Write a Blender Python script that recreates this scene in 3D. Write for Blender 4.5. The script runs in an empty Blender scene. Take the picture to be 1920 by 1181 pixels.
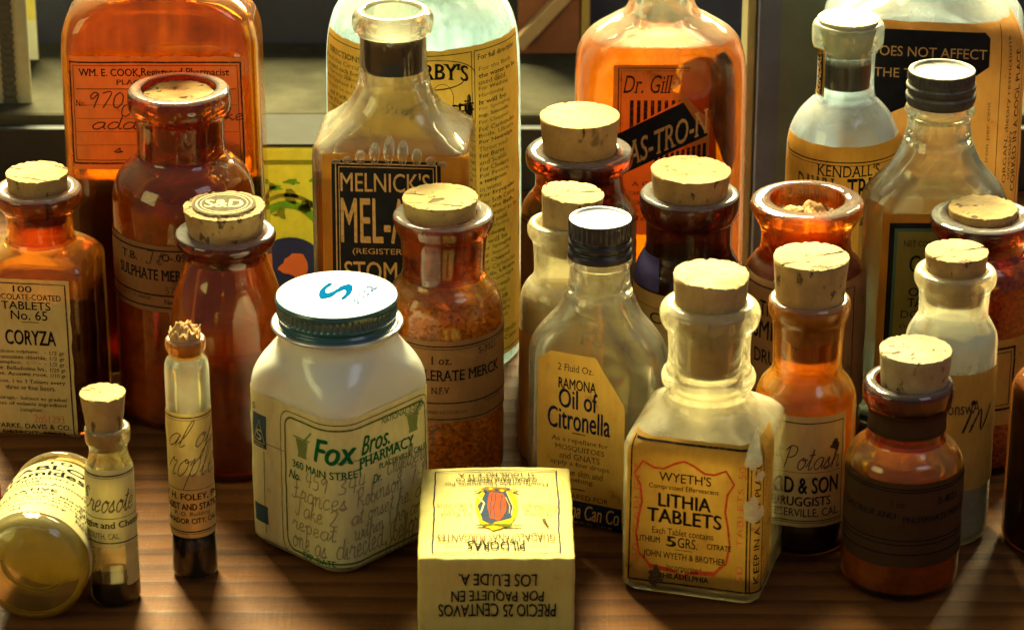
import bpy, bmesh, math, random
from mathutils import Vector, Matrix, noise
R = math.radians
random.seed(11)
sc = bpy.context.scene
col = sc.collection

# ------------------------------------------------------------------ camera
FPX, CX, CY = 6000.0, 960.0, 590.5          # focal length and centre of the 1920 px wide photograph
DIST, PITCH = 1.2, R(23.5)
SP, CP = math.sin(PITCH), math.cos(PITCH)
CAM = Vector((0.0, -DIST * CP, DIST * SP))
cam_d = bpy.data.cameras.new('camera')
cam = bpy.data.objects.new('camera', cam_d)
col.objects.link(cam)
cam.location = CAM
cam.rotation_euler = (R(90) - PITCH, 0, 0)
cam_d.sensor_width = 36.0
cam_d.lens = 36.0 * FPX / 1920.0
cam_d.clip_start, cam_d.clip_end = 0.05, 50.0
cam_d.dof.use_dof = True
cam_d.dof.focus_distance = 1.07
cam_d.dof.aperture_fstop = 30.0
sc.camera = cam

# ------------------------------------------------------------------ world, lamps, exposure
sc.world = bpy.data.worlds.new('World')
sc.world.use_nodes = True
_bg = sc.world.node_tree.nodes['Background']
_bg.inputs['Color'].default_value = (1.0, 0.93, 0.78, 1)
_bg.inputs['Strength'].default_value = 0.125
sc.view_settings.view_transform = 'Standard'
sc.view_settings.look = 'None'
sc.view_settings.gamma = 1.0
sc.view_settings.exposure = 0.5
sc.render.engine = 'CYCLES'


def area(name, loc, target, sx, sy, watts, color):
    l = bpy.data.lights.new(name, 'AREA')
    l.shape = 'RECTANGLE'
    l.size, l.size_y, l.energy, l.color = sx, sy, watts, color
    o = bpy.data.objects.new(name, l)
    o.location = loc
    o.rotation_euler = (Vector(target) - Vector(loc)).to_track_quat('-Z', 'Y').to_euler()
    col.objects.link(o)
    return o


area('window_light', (-0.42, 1.35, 1.90), (0.0, -0.05, 0.05), 0.72, 0.72, 270.0, (1.0, 0.90, 0.45))
area('back_window_light', (0.1, 1.35, 0.80), (0.0, 0.0, 0.08), 1.5, 0.5, 160.0, (1.0, 0.88, 0.42))
area('sky_light', (0.9, -0.9, 1.5), (0.1, 0.0, 0.05), 0.7, 0.5, 2.2, (0.70, 0.80, 1.0))
area('front_fill_light', (-1.3, -0.9, 0.7), (0.0, 0.0, 0.07), 0.7, 0.7, 4.0, (1.0, 0.98, 0.36))  # added warm fill for the shaded fronts, stands for no lamp

c = sc.cycles
c.max_bounces, c.diffuse_bounces, c.glossy_bounces = 24, 4, 6
c.transmission_bounces, c.transparent_max_bounces = 20, 40
c.sample_clamp_indirect = 6.0
c.blur_glossy = 0.3
c.use_denoising = True
c.use_adaptive_sampling = True
c.adaptive_threshold = 0.01


# ------------------------------------------------------------------ photograph to place
def ray(px, py):
    return Vector(((px - CX) / FPX, CP - (py - CY) / FPX * SP, -SP - (py - CY) / FPX * CP))


def ground(px, py, z=0.0):
    d = ray(px, py)
    return CAM + d * ((z - CAM.z) / d.z)


class Fr:
    """A vertical axis standing on the table: photo rows to heights, photo widths to metres."""
    def __init__(s, px, pref, pbase):
        s.y = ground(px, pbase).y
        z = s.z(pref)
        s.x = (px - CX) / s.k(z)

    def z(s, py, dy=0.0):
        v = (CY - py) / FPX
        d = s.y + dy - CAM.y
        return CAM.z + d * (v * CP - SP) / (CP + v * SP)

    def k(s, z, dy=0.0):
        return FPX / ((s.y + dy - CAM.y) * CP - (z - CAM.z) * SP)


class Fk:
    """The same for a thing drawn upright on its own and then laid down: rows are minus the height."""
    def __init__(s, k, kz):
        s.kk, s.kz, s.x, s.y = k, kz, 0.0, 0.0

    def z(s, py, dy=0.0):
        return -py / s.kz

    def k(s, z, dy=0.0):
        return s.kk


# ------------------------------------------------------------------ things and parts
def thing(name, label, cat, loc=(0, 0, 0), rot=0.0, group=None):
    o = bpy.data.objects.new(name, None)
    o.empty_display_size = 0.01
    col.objects.link(o)
    o.location = loc
    o.rotation_euler = (0, 0, R(rot))
    o['label'], o['category'] = label, cat
    if group:
        o['group'] = group
    return o


def link(name, bm, mats, parent=None, smooth=True):
    me = bpy.data.meshes.new(name)
    bm.normal_update()
    bm.to_mesh(me)
    bm.free()
    for m in (mats if isinstance(mats, (list, tuple)) else [mats]):
        me.materials.append(m)
    if smooth:
        for p in me.polygons:
            p.use_smooth = True
    o = bpy.data.objects.new(name, me)
    col.objects.link(o)
    if parent:
        o.parent = parent
    return o


# ------------------------------------------------------------------ materials
class NT:
    def __init__(s, name):
        s.m = bpy.data.materials.new(name)
        s.m.use_nodes = True
        s.t = s.m.node_tree
        s.t.nodes.clear()
        s.out = s.t.nodes.new('ShaderNodeOutputMaterial')

    def n(s, kind, props=None, **ins):
        nd = s.t.nodes.new('ShaderNode' + kind)
        for k, v in (props or {}).items():
            setattr(nd, k, v)
        for k, v in ins.items():
            key = int(k[1:]) if k[0] == '_' and k[1:].isdigit() else k.replace('_', ' ')
            sk = nd.inputs[key]
            if isinstance(v, bpy.types.NodeSocket):
                s.t.links.new(v, sk)
            elif isinstance(v, bpy.types.Node):
                s.t.links.new(v.outputs[0], sk)
            else:
                if isinstance(v, tuple) and len(v) == 3 and sk.type == 'RGBA':
                    v = v + (1,)
                sk.default_value = v
        return nd

    def math(s, op, a, b=0.0, c=0.0, clamp=False):
        return s.n('Math', {'operation': op, 'use_clamp': clamp}, _0=a, _1=b, _2=c).outputs[0]

    def ramp(s, fac, stops):
        nd = s.n('ValToRGB', Fac=fac)
        cr = nd.color_ramp
        while len(cr.elements) < len(stops):
            cr.elements.new(0.5)
        for e, (p, cc) in zip(cr.elements, stops):
            e.position = p
            e.color = (cc + (1,)) if isinstance(cc, tuple) else (cc, cc, cc, 1)
        return nd.outputs[0]

    def noise(s, vec, scale, detail=4.0, rough=0.55, dist=0.0):
        return s.n('TexNoise', None, Vector=vec, Scale=scale, Detail=detail, Roughness=rough, Distortion=dist).outputs[0]

    def mix(s, fac, a, b):
        nd = s.n('MixShader', None, Fac=fac)
        s.t.links.new(a.outputs[0], nd.inputs[1])
        s.t.links.new(b.outputs[0], nd.inputs[2])
        return nd

    def mixc(s, fac, a, b, mode='MIX'):
        nd = s.n('Mix', {'data_type': 'RGBA', 'blend_type': mode})
        for i, v in ((0, fac), (6, a), (7, b)):
            if isinstance(v, bpy.types.NodeSocket):
                s.t.links.new(v, nd.inputs[i])
            else:
                nd.inputs[i].default_value = v if i == 0 else (tuple(v) + (1,))[:4]
        return nd.outputs[2]

    def obj(s):
        return s.n('TexCoord').outputs['Object']

    def scaled(s, vec, sc_, loc=(0, 0, 0)):
        return s.n('Mapping', None, Vector=vec, Scale=sc_, Location=loc).outputs[0]

    def bump(s, h, dist, strength=1.0):
        return s.n('Bump', None, Height=h, Distance=dist, Strength=strength).outputs[0]

    def done(s, shader):
        s.t.links.new(shader.outputs[0], s.out.inputs['Surface'])
        return s.m


def glass(name, tint, haze=0.06, haze_col=(0.6, 0.5, 0.3), through=0.75, dust=0.25, dust_col=(0.55, 0.5, 0.38),
          streak=0.0, rough=0.03):
    """Old bottle glass: part bends light, part lets it straight through as a thin wall does, with a film of dust."""
    t = NT(name)
    o = t.obj()
    big = t.noise(o, 55, 3)
    fine = t.noise(o, 420, 5, 0.7)
    bmp = t.bump(t.noise(o, 40, 2), 0.0012, 0.35)
    tr = t.n('BsdfTransparent', None, Color=tint)
    rf = t.n('BsdfRefraction', None, Color=tint, Roughness=rough, IOR=1.46, Normal=bmp)
    gl = t.n('BsdfGlossy', None, Color=(1, 1, 1), Roughness=0.035, Normal=bmp)
    fr = t.n('Fresnel', None, IOR=1.5, Normal=bmp)
    b = t.mix(t.math('MULTIPLY', fr, 1.0), t.mix(through, rf, tr), gl)
    # haze inside, uneven
    hz = t.mix(0.88, t.n('BsdfDiffuse', None, Color=haze_col), t.n('BsdfTranslucent', None, Color=haze_col))
    hv = t.math('MULTIPLY', t.ramp(big, [(0.36, 0.15), (0.66, 1.9)]), haze)
    if streak:
        sv = t.noise(t.scaled(o, (260, 260, 9)), 1.0, 3)
        hv = t.math('ADD', hv, t.math('MULTIPLY', t.ramp(sv, [(0.45, 0.0), (0.75, 1.0)]), streak))
    b = t.mix(hv, b, hz)
    # dust lies on what faces up
    up = t.n('SeparateXYZ', None, Vector=t.n('NewGeometry').outputs['Normal']).outputs[2]
    upm = t.ramp(up, [(0.45, 0.0), (0.98, 1.0)])
    dv = t.math('MULTIPLY', t.math('ADD', t.math('MULTIPLY', upm, dust * 2.2), dust * 0.07),
                t.ramp(fine, [(0.30, 0.55), (0.70, 1.0)]), clamp=True)
    ds = t.mix(0.35, t.n('BsdfDiffuse', None, Color=dust_col), t.n('BsdfTranslucent', None, Color=dust_col))
    return t.done(t.mix(dv, b, ds))


def opaque(name, colr, rough=0.6, spec=0.3, var=0.15, nscale=120, bump=0.0, metal=0.0, translucent=0.0, dust=0.0, coat=0.0):
    t = NT(name)
    o = t.obj()
    v = t.noise(o, nscale, 5, 0.65)
    cc = t.mixc(1.0, colr, t.ramp(v, [(0.3, 1.0 - var), (0.7, 1.0)]), 'MULTIPLY')
    if dust:
        up = t.n('SeparateXYZ', None, Vector=t.n('NewGeometry').outputs['Normal']).outputs[2]
        f = t.math('MULTIPLY', t.math('ADD', t.math('MULTIPLY', t.ramp(up, [(0.3, 0.0), (0.95, 1.0)]), dust), dust * 0.15),
                   t.ramp(t.noise(o, 300, 6, 0.7), [(0.35, 0.2), (0.6, 1.0)]), clamp=True)
        cc = t.mixc(f, cc, (0.42, 0.38, 0.28))
    p = t.n('BsdfPrincipled', None, Base_Color=cc, Roughness=rough, Metallic=metal)
    p.inputs['Specular IOR Level'].default_value = spec
    if coat:
        p.inputs['Coat Weight'].default_value = coat
    if bump:
        t.t.links.new(t.bump(v, bump, 0.7), p.inputs['Normal'])
    if translucent:
        return t.done(t.mix(translucent, p, t.n('BsdfTranslucent', None, Color=cc)))
    return t.done(p)


def paper(name, colr, stain=0.35, translucent=0.35, scale=1.0):
    """Aged label paper: blotches, fibres and darker foxing; some light comes through it."""
    t = NT(name)
    o = t.obj()
    blot = t.noise(o, 38 * scale, 5, 0.6)
    fib = t.noise(t.scaled(o, (500, 500, 160)), 1.0, 3)
    fox = t.noise(o, 150 * scale, 4, 0.6)
    dark = tuple(x * y for x, y in zip(colr, (0.62, 0.5, 0.36)))
    cc = t.mixc(t.math('MULTIPLY', t.ramp(blot, [(0.36, 0.0), (0.68, 1.0)]), stain), colr, dark)
    cc = t.mixc(t.math('MULTIPLY', t.ramp(fox, [(0.64, 0.0), (0.74, 1.0)]), stain * 1.2, clamp=True), cc, tuple(x * 0.55 for x in dark))
    cc = t.mixc(1.0, cc, t.ramp(fib, [(0.3, 0.88), (0.7, 1.0)]), 'MULTIPLY')
    p = t.n('BsdfPrincipled', None, Base_Color=cc, Roughness=0.62, Normal=t.bump(blot, 0.0006, 0.5))
    p.inputs['Specular IOR Level'].default_value = 0.125
    if translucent:
        return t.done(t.mix(translucent, p, t.n('BsdfTranslucent', None, Color=cc)))
    return t.done(p)


def ink(name, colr, worn=0.35, translucent=0.25):
    t = NT(name)
    o = t.obj()
    v = t.noise(o, 700, 4, 0.7)
    f = t.math('MULTIPLY', t.ramp(v, [(0.5, 0.0), (0.62, 1.0)]), worn)
    tr = t.n('BsdfTransparent', None, Color=(1, 1, 1))
    d = t.n('BsdfDiffuse', None, Color=colr)
    d = t.mix(translucent, d, t.n('BsdfTranslucent', None, Color=colr))
    return t.done(t.mix(f, d, tr))


def cork(name, colr=(0.50, 0.34, 0.155), cracks=0.0, crack_dir=0.0, crack_scale=1.0, pits=1.0, seed=0.0, stain=0.5):
    t = NT(name)
    o = t.scaled(t.obj(), (1, 1, 1), (seed, seed * 0.7, seed * 0.3))
    raw = t.obj()
    n1 = t.noise(o, 160, 6, 0.7)
    n2 = t.noise(t.scaled(o, (1, 1, 0.45)), 330, 4, 0.6)
    cc = t.mixc(t.ramp(n1, [(0.3, 0.0), (0.7, 1.0)]), tuple(x * 0.62 for x in colr), colr)
    st = t.ramp(t.noise(t.scaled(o, (70, 70, 45)), 1.0, 4, 0.6), [(0.42, 0.0), (0.66, 1.0)])
    cc = t.mixc(t.math('MULTIPLY', st, stain), cc, tuple(x * y for x, y in zip(colr, (0.42, 0.34, 0.30))))
    pit = t.ramp(n2, [(0.665 - 0.03 * pits, 0.0), (0.71 - 0.02 * pits, 1.0)])
    big = t.ramp(t.noise(t.scaled(o, (1, 1, 0.6)), 120, 2, 0.5), [(0.665, 0.0), (0.70, 1.0)])
    pit = t.math('MAXIMUM', pit, t.math('MULTIPLY', big, min(1.0, pits)))
    h = t.math('SUBTRACT', t.math('MULTIPLY', n1, 0.5), pit)
    if cracks:
        rot = t.n('Mapping', None, Vector=raw, Rotation=(0, 0, R(crack_dir)), Location=(0.0, seed * 0.013, 0)).outputs[0]
        sx = t.n('SeparateXYZ', None, Vector=rot)
        wob = t.math('MULTIPLY', t.math('SUBTRACT', t.noise(t.scaled(rot, (90, 12, 20)), 1.0, 4, 0.65), 0.5), 0.006)
        y = t.math('ADD', sx.outputs[1], wob)
        saw = t.math('ABSOLUTE', t.math('SUBTRACT', t.math('FRACT', t.math('DIVIDE', y, 0.0075 / crack_scale)), 0.5))
        lim = t.ramp(t.noise(t.scaled(rot, (60, 160, 10), (seed, 0, 0)), 1.0, 2), [(0.47, 0.0), (0.60, 1.0)])
        cr = t.math('MULTIPLY', t.ramp(saw, [(0.0, 1.0), (0.035, 1.0), (0.075, 0.0)]), lim)
        up = t.n('SeparateXYZ', None, Vector=t.n('NewGeometry').outputs['Normal']).outputs[2]
        cr = t.math('MULTIPLY', t.math('MULTIPLY', cr, cracks), t.ramp(up, [(0.35, 0.0), (0.7, 1.0)]))
        pit = t.math('MAXIMUM', pit, cr)
        h = t.math('SUBTRACT', h, t.math('MULTIPLY', cr, 2.0))
    cc = t.mixc(t.math('MULTIPLY', pit, 0.85), cc, (0.045, 0.026, 0.014))
    p = t.n('BsdfPrincipled', None, Base_Color=cc, Roughness=0.85, Normal=t.bump(h, 0.0009, 0.8))
    p.inputs['Specular IOR Level'].default_value = 0.2
    return t.done(p)


def liquid(name, tint, through=0.55, cloud=0.0, cloud_col=(1, 1, 1)):
    t = NT(name)
    tr = t.n('BsdfTransparent', None, Color=tint)
    rf = t.n('BsdfRefraction', None, Color=tint, Roughness=0.02, IOR=1.2)
    gl = t.n('BsdfGlossy', None, Color=(1, 1, 1), Roughness=0.05)
    b = t.mix(t.n('Fresnel', None, IOR=1.33), t.mix(through, rf, tr), gl)
    if cloud:                                            # sediment that scatters the light coming through
        v = t.ramp(t.noise(t.scaled(t.obj(), (60, 60, 22)), 1.0, 4), [(0.32, cloud * 0.35), (0.68, min(1.0, cloud * 1.6))])
        b = t.mix(v, b, t.n('BsdfTranslucent', None, Color=cloud_col))
    return t.done(b)


def powder(name, colr, translucent=0.5, var=0.5, scale=130.0, bump=0.001):
    t = NT(name)
    o = t.obj()
    v = t.noise(o, scale, 5, 0.65)
    cc = t.mixc(t.ramp(v, [(0.35, 0.0), (0.68, 1.0)]), tuple(x * (1 - var) for x in colr), colr)
    nm = t.bump(v, bump, 0.8)
    d = t.n('BsdfDiffuse', None, Color=cc, Normal=nm)
    return t.done(t.mix(translucent, d, t.n('BsdfTranslucent', None, Color=cc)))


def crystals(name, colr):
    t = NT(name)
    o = t.obj()
    vo = t.n('TexVoronoi', None, Vector=o, Scale=1000.0)
    cc = t.mixc(t.ramp(t.n('SeparateXYZ', None, Vector=vo.outputs['Color']).outputs[0], [(0.1, 0.0), (0.9, 1.0)]),
                tuple(x * 0.40 for x in colr), colr)
    nm = t.bump(t.n('SeparateXYZ', None, Vector=vo.outputs['Color']).outputs[1], 0.0012, 1.0)
    g = t.n('BsdfPrincipled', None, Base_Color=cc, Roughness=0.12, Normal=nm)
    g.inputs['Specular IOR Level'].default_value = 0.8
    return t.done(t.mix(0.72, g, t.n('BsdfTranslucent', None, Color=cc, Normal=nm)))


def wood(name):
    t = NT(name)
    o = t.obj()
    wv = t.noise(t.scaled(o, (2.2, 10, 10)), 1.0, 3)
    y = t.n('SeparateXYZ', None, Vector=o).outputs[1]
    rings = t.math('FRACT', t.math('ADD', t.math('MULTIPLY', y, 95.0), t.math('MULTIPLY', wv, 2.2)))
    ring = t.ramp(rings, [(0.0, 0.45), (0.12, 1.0), (0.55, 0.8), (0.92, 0.4), (1.0, 0.45)])
    fib = t.noise(t.scaled(o, (26, 900, 100)), 1.0, 5, 0.6)
    blot = t.noise(o, 14, 5, 0.6)
    f = t.math('ADD', t.math('MULTIPLY', ring, 0.55), t.math('MULTIPLY', fib, 0.45))
    cc = t.mixc(t.ramp(f, [(0.25, 0.0), (0.8, 1.0)]), (0.040, 0.0135, 0.0045), (0.14, 0.052, 0.012))
    cc = t.mixc(t.ramp(blot, [(0.45, 0.0), (0.72, 0.6)]), cc, (0.03, 0.012, 0.007))
    pore = t.ramp(t.noise(t.scaled(o, (90, 1500, 100)), 1.0, 3, 0.7), [(0.60, 0.0), (0.70, 1.0)])
    cc = t.mixc(t.math('MULTIPLY', pore, 0.55), cc, (0.02, 0.008, 0.004))
    joint = t.ramp(t.math('ABSOLUTE', t.math('SUBTRACT', t.math('FRACT', t.math('ADD', t.math('MULTIPLY', y, 19.0), t.math('MULTIPLY', wv, 0.35))), 0.5)), [(0.0, 1.0), (0.012, 0.8), (0.03, 0.0)])
    cc = t.mixc(t.math('MULTIPLY', joint, 0.6), cc, (0.018, 0.007, 0.004))
    speck = t.ramp(t.noise(o, 900, 2, 0.5), [(0.70, 0.0), (0.76, 1.0)])
    cc = t.mixc(t.math('MULTIPLY', speck, 0.35), cc, (0.30, 0.24, 0.15))
    scr = t.noise(t.scaled(o, (700, 60, 10)), 1.0, 2)
    ro = t.ramp(t.noise(o, 60, 5, 0.7), [(0.35, 0.42), (0.7, 0.65)])
    p = t.n('BsdfPrincipled', None, Base_Color=cc, Roughness=ro, Normal=t.bump(t.math('ADD', f, t.math('MULTIPLY', scr, 0.3)), 0.0006, 0.6))
    p.inputs['Specular IOR Level'].default_value = 0.07
    return t.done(p)


# ------------------------------------------------------------------ lofted bodies
def rr_at(a, b, r, phi):
    r = min(r, a, b)
    th = math.atan2(b * math.sin(phi), a * math.cos(phi))
    dx, dy = math.cos(th), math.sin(th)
    ax, ay = abs(dx), abs(dy)
    t = 1e9
    if ax > 1e-9:
        tt = a / ax
        if tt * ay <= b - r + 1e-12:
            t = tt
    if t > 1e8 and ay > 1e-9:
        tt = b / ay
        if tt * ax <= a - r + 1e-12:
            t = tt
    if t > 1e8:
        cx, cy = a - r, b - r
        dc = ax * cx + ay * cy
        t = dc + math.sqrt(max(0.0, dc * dc - cx * cx - cy * cy + r * r))
    return t * dx, t * dy


def perim(a, b, r, s):
    """Point and normal at arc length s to the right of the middle of the front (-y) face."""
    r = min(r, a, b)
    sg = 1 if s >= 0 else -1
    s = abs(s)
    arc = math.pi / 2 * r
    x, y, nx, ny = 0, -b, 0, -1
    l1, l2, l3 = a - r, arc, 2 * (b - r)
    if s <= l1:
        x = s
    elif s <= l1 + l2:
        q = (s - l1) / max(r, 1e-9)
        x, y = a - r + r * math.sin(q), -(b - r) - r * math.cos(q)
        nx, ny = math.sin(q), -math.cos(q)
    elif s <= l1 + l2 + l3:
        x, y, nx, ny = a, -(b - r) + (s - l1 - l2), 1, 0
    elif s <= l1 + 2 * l2 + l3:
        q = (s - l1 - l2 - l3) / max(r, 1e-9)
        x, y = a - r + r * math.cos(q), (b - r) + r * math.sin(q)
        nx, ny = math.cos(q), math.sin(q)
    else:
        x, y, nx, ny = a - r - (s - l1 - 2 * l2 - l3), b, 0, 1
    return sg * x, y, sg * nx, ny


def spline(pts, steps=7):
    """pts: tuples (z, a, b, r, corner). Smooth between corners, sharp (but tiny-radius) at them."""
    out = []
    n = len(pts)

    def tan(i):
        if pts[i][4] or i == 0 or i == n - 1:
            return None
        return [(pts[i + 1][d] - pts[i - 1][d]) * 0.5 for d in range(4)]
    for i in range(n - 1):
        p, q = pts[i], pts[i + 1]
        d = [q[j] - p[j] for j in range(4)]
        m0, m1 = tan(i), tan(i + 1)
        m0 = m0 or d
        m1 = m1 or d

        def lim(m):
            l0 = math.sqrt(m[0] ** 2 + m[1] ** 2)
            l1 = math.sqrt(d[0] ** 2 + d[1] ** 2)
            f = min(1.0, 1.2 * l1 / l0) if l0 > 1e-9 else 1.0
            return [x * f for x in m]
        m0, m1 = lim(m0), lim(m1)
        for s in range(steps):
            u = s / steps
            if s == 0 and p[4] and i > 0:
                continue
            h0 = 2 * u ** 3 - 3 * u * u + 1
            h1 = u ** 3 - 2 * u * u + u
            h2 = -2 * u ** 3 + 3 * u * u
            h3 = u ** 3 - u * u
            out.append([h0 * p[j] + h1 * m0[j] + h2 * q[j] + h3 * m1[j] for j in range(4)])
    out.append(list(pts[-1][:4]))
    return out


def loft(bm, secs, n, cap0=True, cap1=True, mat=lambda z: 0, wob=None):
    rings = []
    for (z, a, b, r) in secs:
        ring = []
        for i in range(n):
            x, y = rr_at(a, b, r, 2 * math.pi * i / n)
            if wob:
                x, y, z2 = wob(x, y, z)
            else:
                z2 = z
            ring.append(bm.verts.new((x, y, z2)))
        rings.append(ring)
    for k in range(len(rings) - 1):
        m = mat((secs[k][0] + secs[k + 1][0]) / 2)
        for i in range(n):
            f = bm.faces.new((rings[k][i], rings[k][(i + 1) % n], rings[k + 1][(i + 1) % n], rings[k + 1][i]))
            f.material_index = m
    if cap0:
        f = bm.faces.new(list(reversed(rings[0])))
        f.material_index = mat(secs[0][0])
    if cap1:
        f = bm.faces.new(rings[-1])
        f.material_index = mat(secs[-1][0])
    return rings


class Bottle:
    """Profile in photo pixels: rows and half widths as seen, from the base up to the lip."""
    def __init__(s, name, label, fr, prof, group=None, cat='bottle', rot=0.0, mats=None, wall=8, bore=None, neck=None,
                 n=80, base_t=16, body_name='glass_body', solid=False):
        s.fr = fr
        s.rot = rot
        s.root = thing(name, label, cat, (fr.x, fr.y, 0.0), rot, group)
        pts = []
        for p in prof:
            corner = p[-1] == 'c'
            q = p[:-1] if corner else p
            z = max(fr.z(q[0]), 0.0)
            k = fr.k(z)
            a = q[1] / k
            b = q[2] / k if len(q) > 2 else a
            r = q[3] / k if len(q) > 3 else min(a, b)
            pts.append((z, a, b, r, corner))
        z0 = pts[0][0]
        s.secs = spline(pts)
        # rounded heel
        e0 = pts[0]
        hz = min(0.0022, e0[1] * 0.25)
        heel = []
        for q in range(5):
            t = q / 5 * math.pi / 2
            d = hz * (1 - math.sin(t))
            heel.append([z0 + hz * (1 - math.cos(t)), e0[1] - d, e0[2] - d, max(e0[3] - d, 0.0005)])
        body = [x for x in s.secs if x[0] > z0 + hz]
        s.outer = heel + body
        k0 = fr.k(z0)
        t = wall / k0
        s.t = t
        zn = fr.z(neck) if neck is not None else 1e9
        br = bore / fr.k(min(zn, 1.0)) if bore is not None else None
        s.br = br
        inner = []
        o = s.outer
        for i, (z, a, b, r) in enumerate(o):
            lo, hi = o[max(i - 1, 0)], o[min(i + 1, len(o) - 1)]
            dz, da = hi[0] - lo[0], hi[1] - lo[1]
            L = math.hypot(dz, da) or 1.0
            nr, nz = dz / L, -da / L
            if z >= zn:
                q = min(a - 0.0008, br if br else a - t)
                qb = min(b - 0.0008, br if br else b - t)
                inner.append([z, q, qb, min(max(r - t, q * 0.98), q) if br else max(r - t, 0.001)])
            else:
                zz = z - t * max(nz, 0) * 0.9
                inner.append([zz, a - t, b - t, max(r - t * 0.6, 0.001)])
        zb = z0 + base_t / k0
        zprev = zb
        inn = [[zb, 0, 0, 0]]
        for p in inner:
            if p[0] > zprev + 1e-5:
                inn.append(p)
                zprev = p[0]
        f = inn[1]
        inn[0] = [zb - 0.0005, f[1] * 0.93, f[2] * 0.93, f[3] * 0.93]
        s.inner = inn
        bm = bmesh.new()
        zs = zn if neck is not None else 1e9
        zbase = z0 + base_t * 0.8 / k0
        mf = (lambda z: 1 if (z > zs or z < zbase) else 0)
        if solid:
            loft(bm, s.outer, n, True, True, mf)
        else:
            ro = loft(bm, s.outer, n, True, False, mf)
            bi = bmesh.new()
            ri = loft(bm, list(reversed(inn)), n, False, True, mf)
            bi.free()
            top_o, top_i = ro[-1], ri[0]
            for i in range(n):
                ff = bm.faces.new((top_o[i], top_o[(i + 1) % n], top_i[(i + 1) % n], top_i[i]))
                ff.material_index = 1
        s.body = link(body_name, bm, mats, s.root)

    def at(s, secs, z):
        if z <= secs[0][0]:
            return secs[0]
        for i in range(len(secs) - 1):
            p, q = secs[i], secs[i + 1]
            if p[0] <= z <= q[0]:
                u = (z - p[0]) / max(q[0] - p[0], 1e-9)
                return [p[j] + (q[j] - p[j]) * u for j in range(4)]
        return secs[-1]

    def fill(s, name, mat, row0, row1, gap=-0.0004, lump=0.0, slope=0.0, n=64, seed=0.0):
        """Contents between two axis rows (row0 lower on the picture)."""
        fr = s.fr
        z0 = max(fr.z(row0), s.inner[0][0] + 0.0004) if row0 is not None else s.inner[0][0] + 0.0004
        z1 = fr.z(row1)
        zs = sorted([z0, z1] + [p[0] for p in s.inner if z0 < p[0] < z1])
        secs = []
        for z in zs:
            q = s.at(s.inner, z)
            secs.append([z, q[1] - gap, q[2] - gap, max(q[3] - gap, 0.0005)])
        bm = bmesh.new()
        wob = None
        if lump or slope:
            def wob(x, y, z):
                w = max(0.0, (z - z0) / (z1 - z0)) ** 6
                return x, y, z + w * (lump * noise.noise(Vector((x * 160 + seed, y * 160, seed))) + slope * x)
        rings = loft(bm, secs, n, True, False, lambda z: 0, wob)
        prev = rings[-1]
        top = secs[-1]
        for f in (0.8, 0.6, 0.4, 0.2, 0.06):
            ring = []
            for i in range(n):
                x, y = rr_at(top[1] * f, top[2] * f, top[3] * f, 2 * math.pi * i / n)
                z = top[0]
                if wob:
                    x, y, z = wob(x, y, z)
                ring.append(bm.verts.new((x, y, z)))
            for i in range(n):
                bm.faces.new((prev[i], prev[(i + 1) % n], ring[(i + 1) % n], ring[i]))
            prev = ring
        bm.faces.new(prev)
        return link(name, bm, mat, s.root)

    def cork(s, mat, top, bot, hw_top, hw_bot, px=None, tilt=(0, 0), chip=0.0, seed=0.0, rough=1.0, name='cork', crumble=0.0, dip=0.0):
        """Tapered cork from its top row down to a row inside the neck, both on the axis."""
        fr = s.fr
        z1, z0 = fr.z(top), fr.z(bot)
        k = fr.k(z1)
        r1, r0 = hw_top / k, hw_bot / k
        bm = bmesh.new()
        n, m = 72, 16
        secs = []
        for i in range(m + 1):
            u = i / m
            secs.append((z0 + (z1 - z0) * u, r0 + (r1 - r0) * u))
        rings = []

        def P(x, y, z, w):
            v = Vector((x * 300 + seed, y * 300 - seed, z * 300))
            d = noise.noise(v) * 0.00025 * rough
            e = max(0.0, noise.noise(Vector((x * 650 + seed, y * 650, seed))) - 0.05 + 0.5 * noise.noise(Vector((x * 1500, y * 1500 + seed, 4)))) * 0.0013 * rough
            rr = math.hypot(x, y) or 1e-9
            zz = z
            if w > 0:                                   # the rim is nibbled
                zz -= e * w * (rr / r1) ** 6
                if chip:
                    ang = math.atan2(y, x)
                    cc = max(0.0, math.cos(ang + 0.6) - 0.72) * 3.5 * max(0.0, rr / r1 - 0.55)
                    zz -= chip * cc * (0.6 + 0.9 * abs(noise.noise(Vector((x * 500, y * 500, 3 + seed)))))
                if crumble:
                    zz += crumble * (noise.noise(Vector((x * 480 + seed, y * 480, 1))) + 0.7 * noise.noise(Vector((x * 1100, y * 1100 + seed, 2)))) * w + crumble * 0.5 * (1 - (rr / r1) ** 2)
                if dip:
                    zz -= dip * max(0.0, noise.noise(Vector((x * 120 + seed, y * 120, 5))) + 0.1)
            return (x + x / rr * d, y + y / rr * d, zz)
        for i, (z, r) in enumerate(secs):
            w = 1.0 if i == m else (0.5 if i == m - 1 else 0.0)
            rings.append([bm.verts.new(P(r * math.cos(2 * math.pi * j / n), r * math.sin(2 * math.pi * j / n), z, w)) for j in range(n)])
        for f in (0.965, 0.9, 0.8, 0.7, 0.6, 0.5, 0.4, 0.3, 0.2, 0.1, 0.03):
            r = r1 * f
            rings.append([bm.verts.new(P(r * math.cos(2 * math.pi * j / n), r * math.sin(2 * math.pi * j / n), z1 + 0.0002 * (1 - f), 1.0)) for j in range(n)])
        for q in range(len(rings) - 1):
            for j in range(n):
                bm.faces.new((rings[q][j], rings[q][(j + 1) % n], rings[q + 1][(j + 1) % n], rings[q + 1][j]))
        bm.faces.new(rings[-1])
        bm.faces.new(list(reversed(rings[0])))
        o = link(name, bm, mat, s.root)
        for p in o.data.polygons:
            p.use_smooth = True
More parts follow.
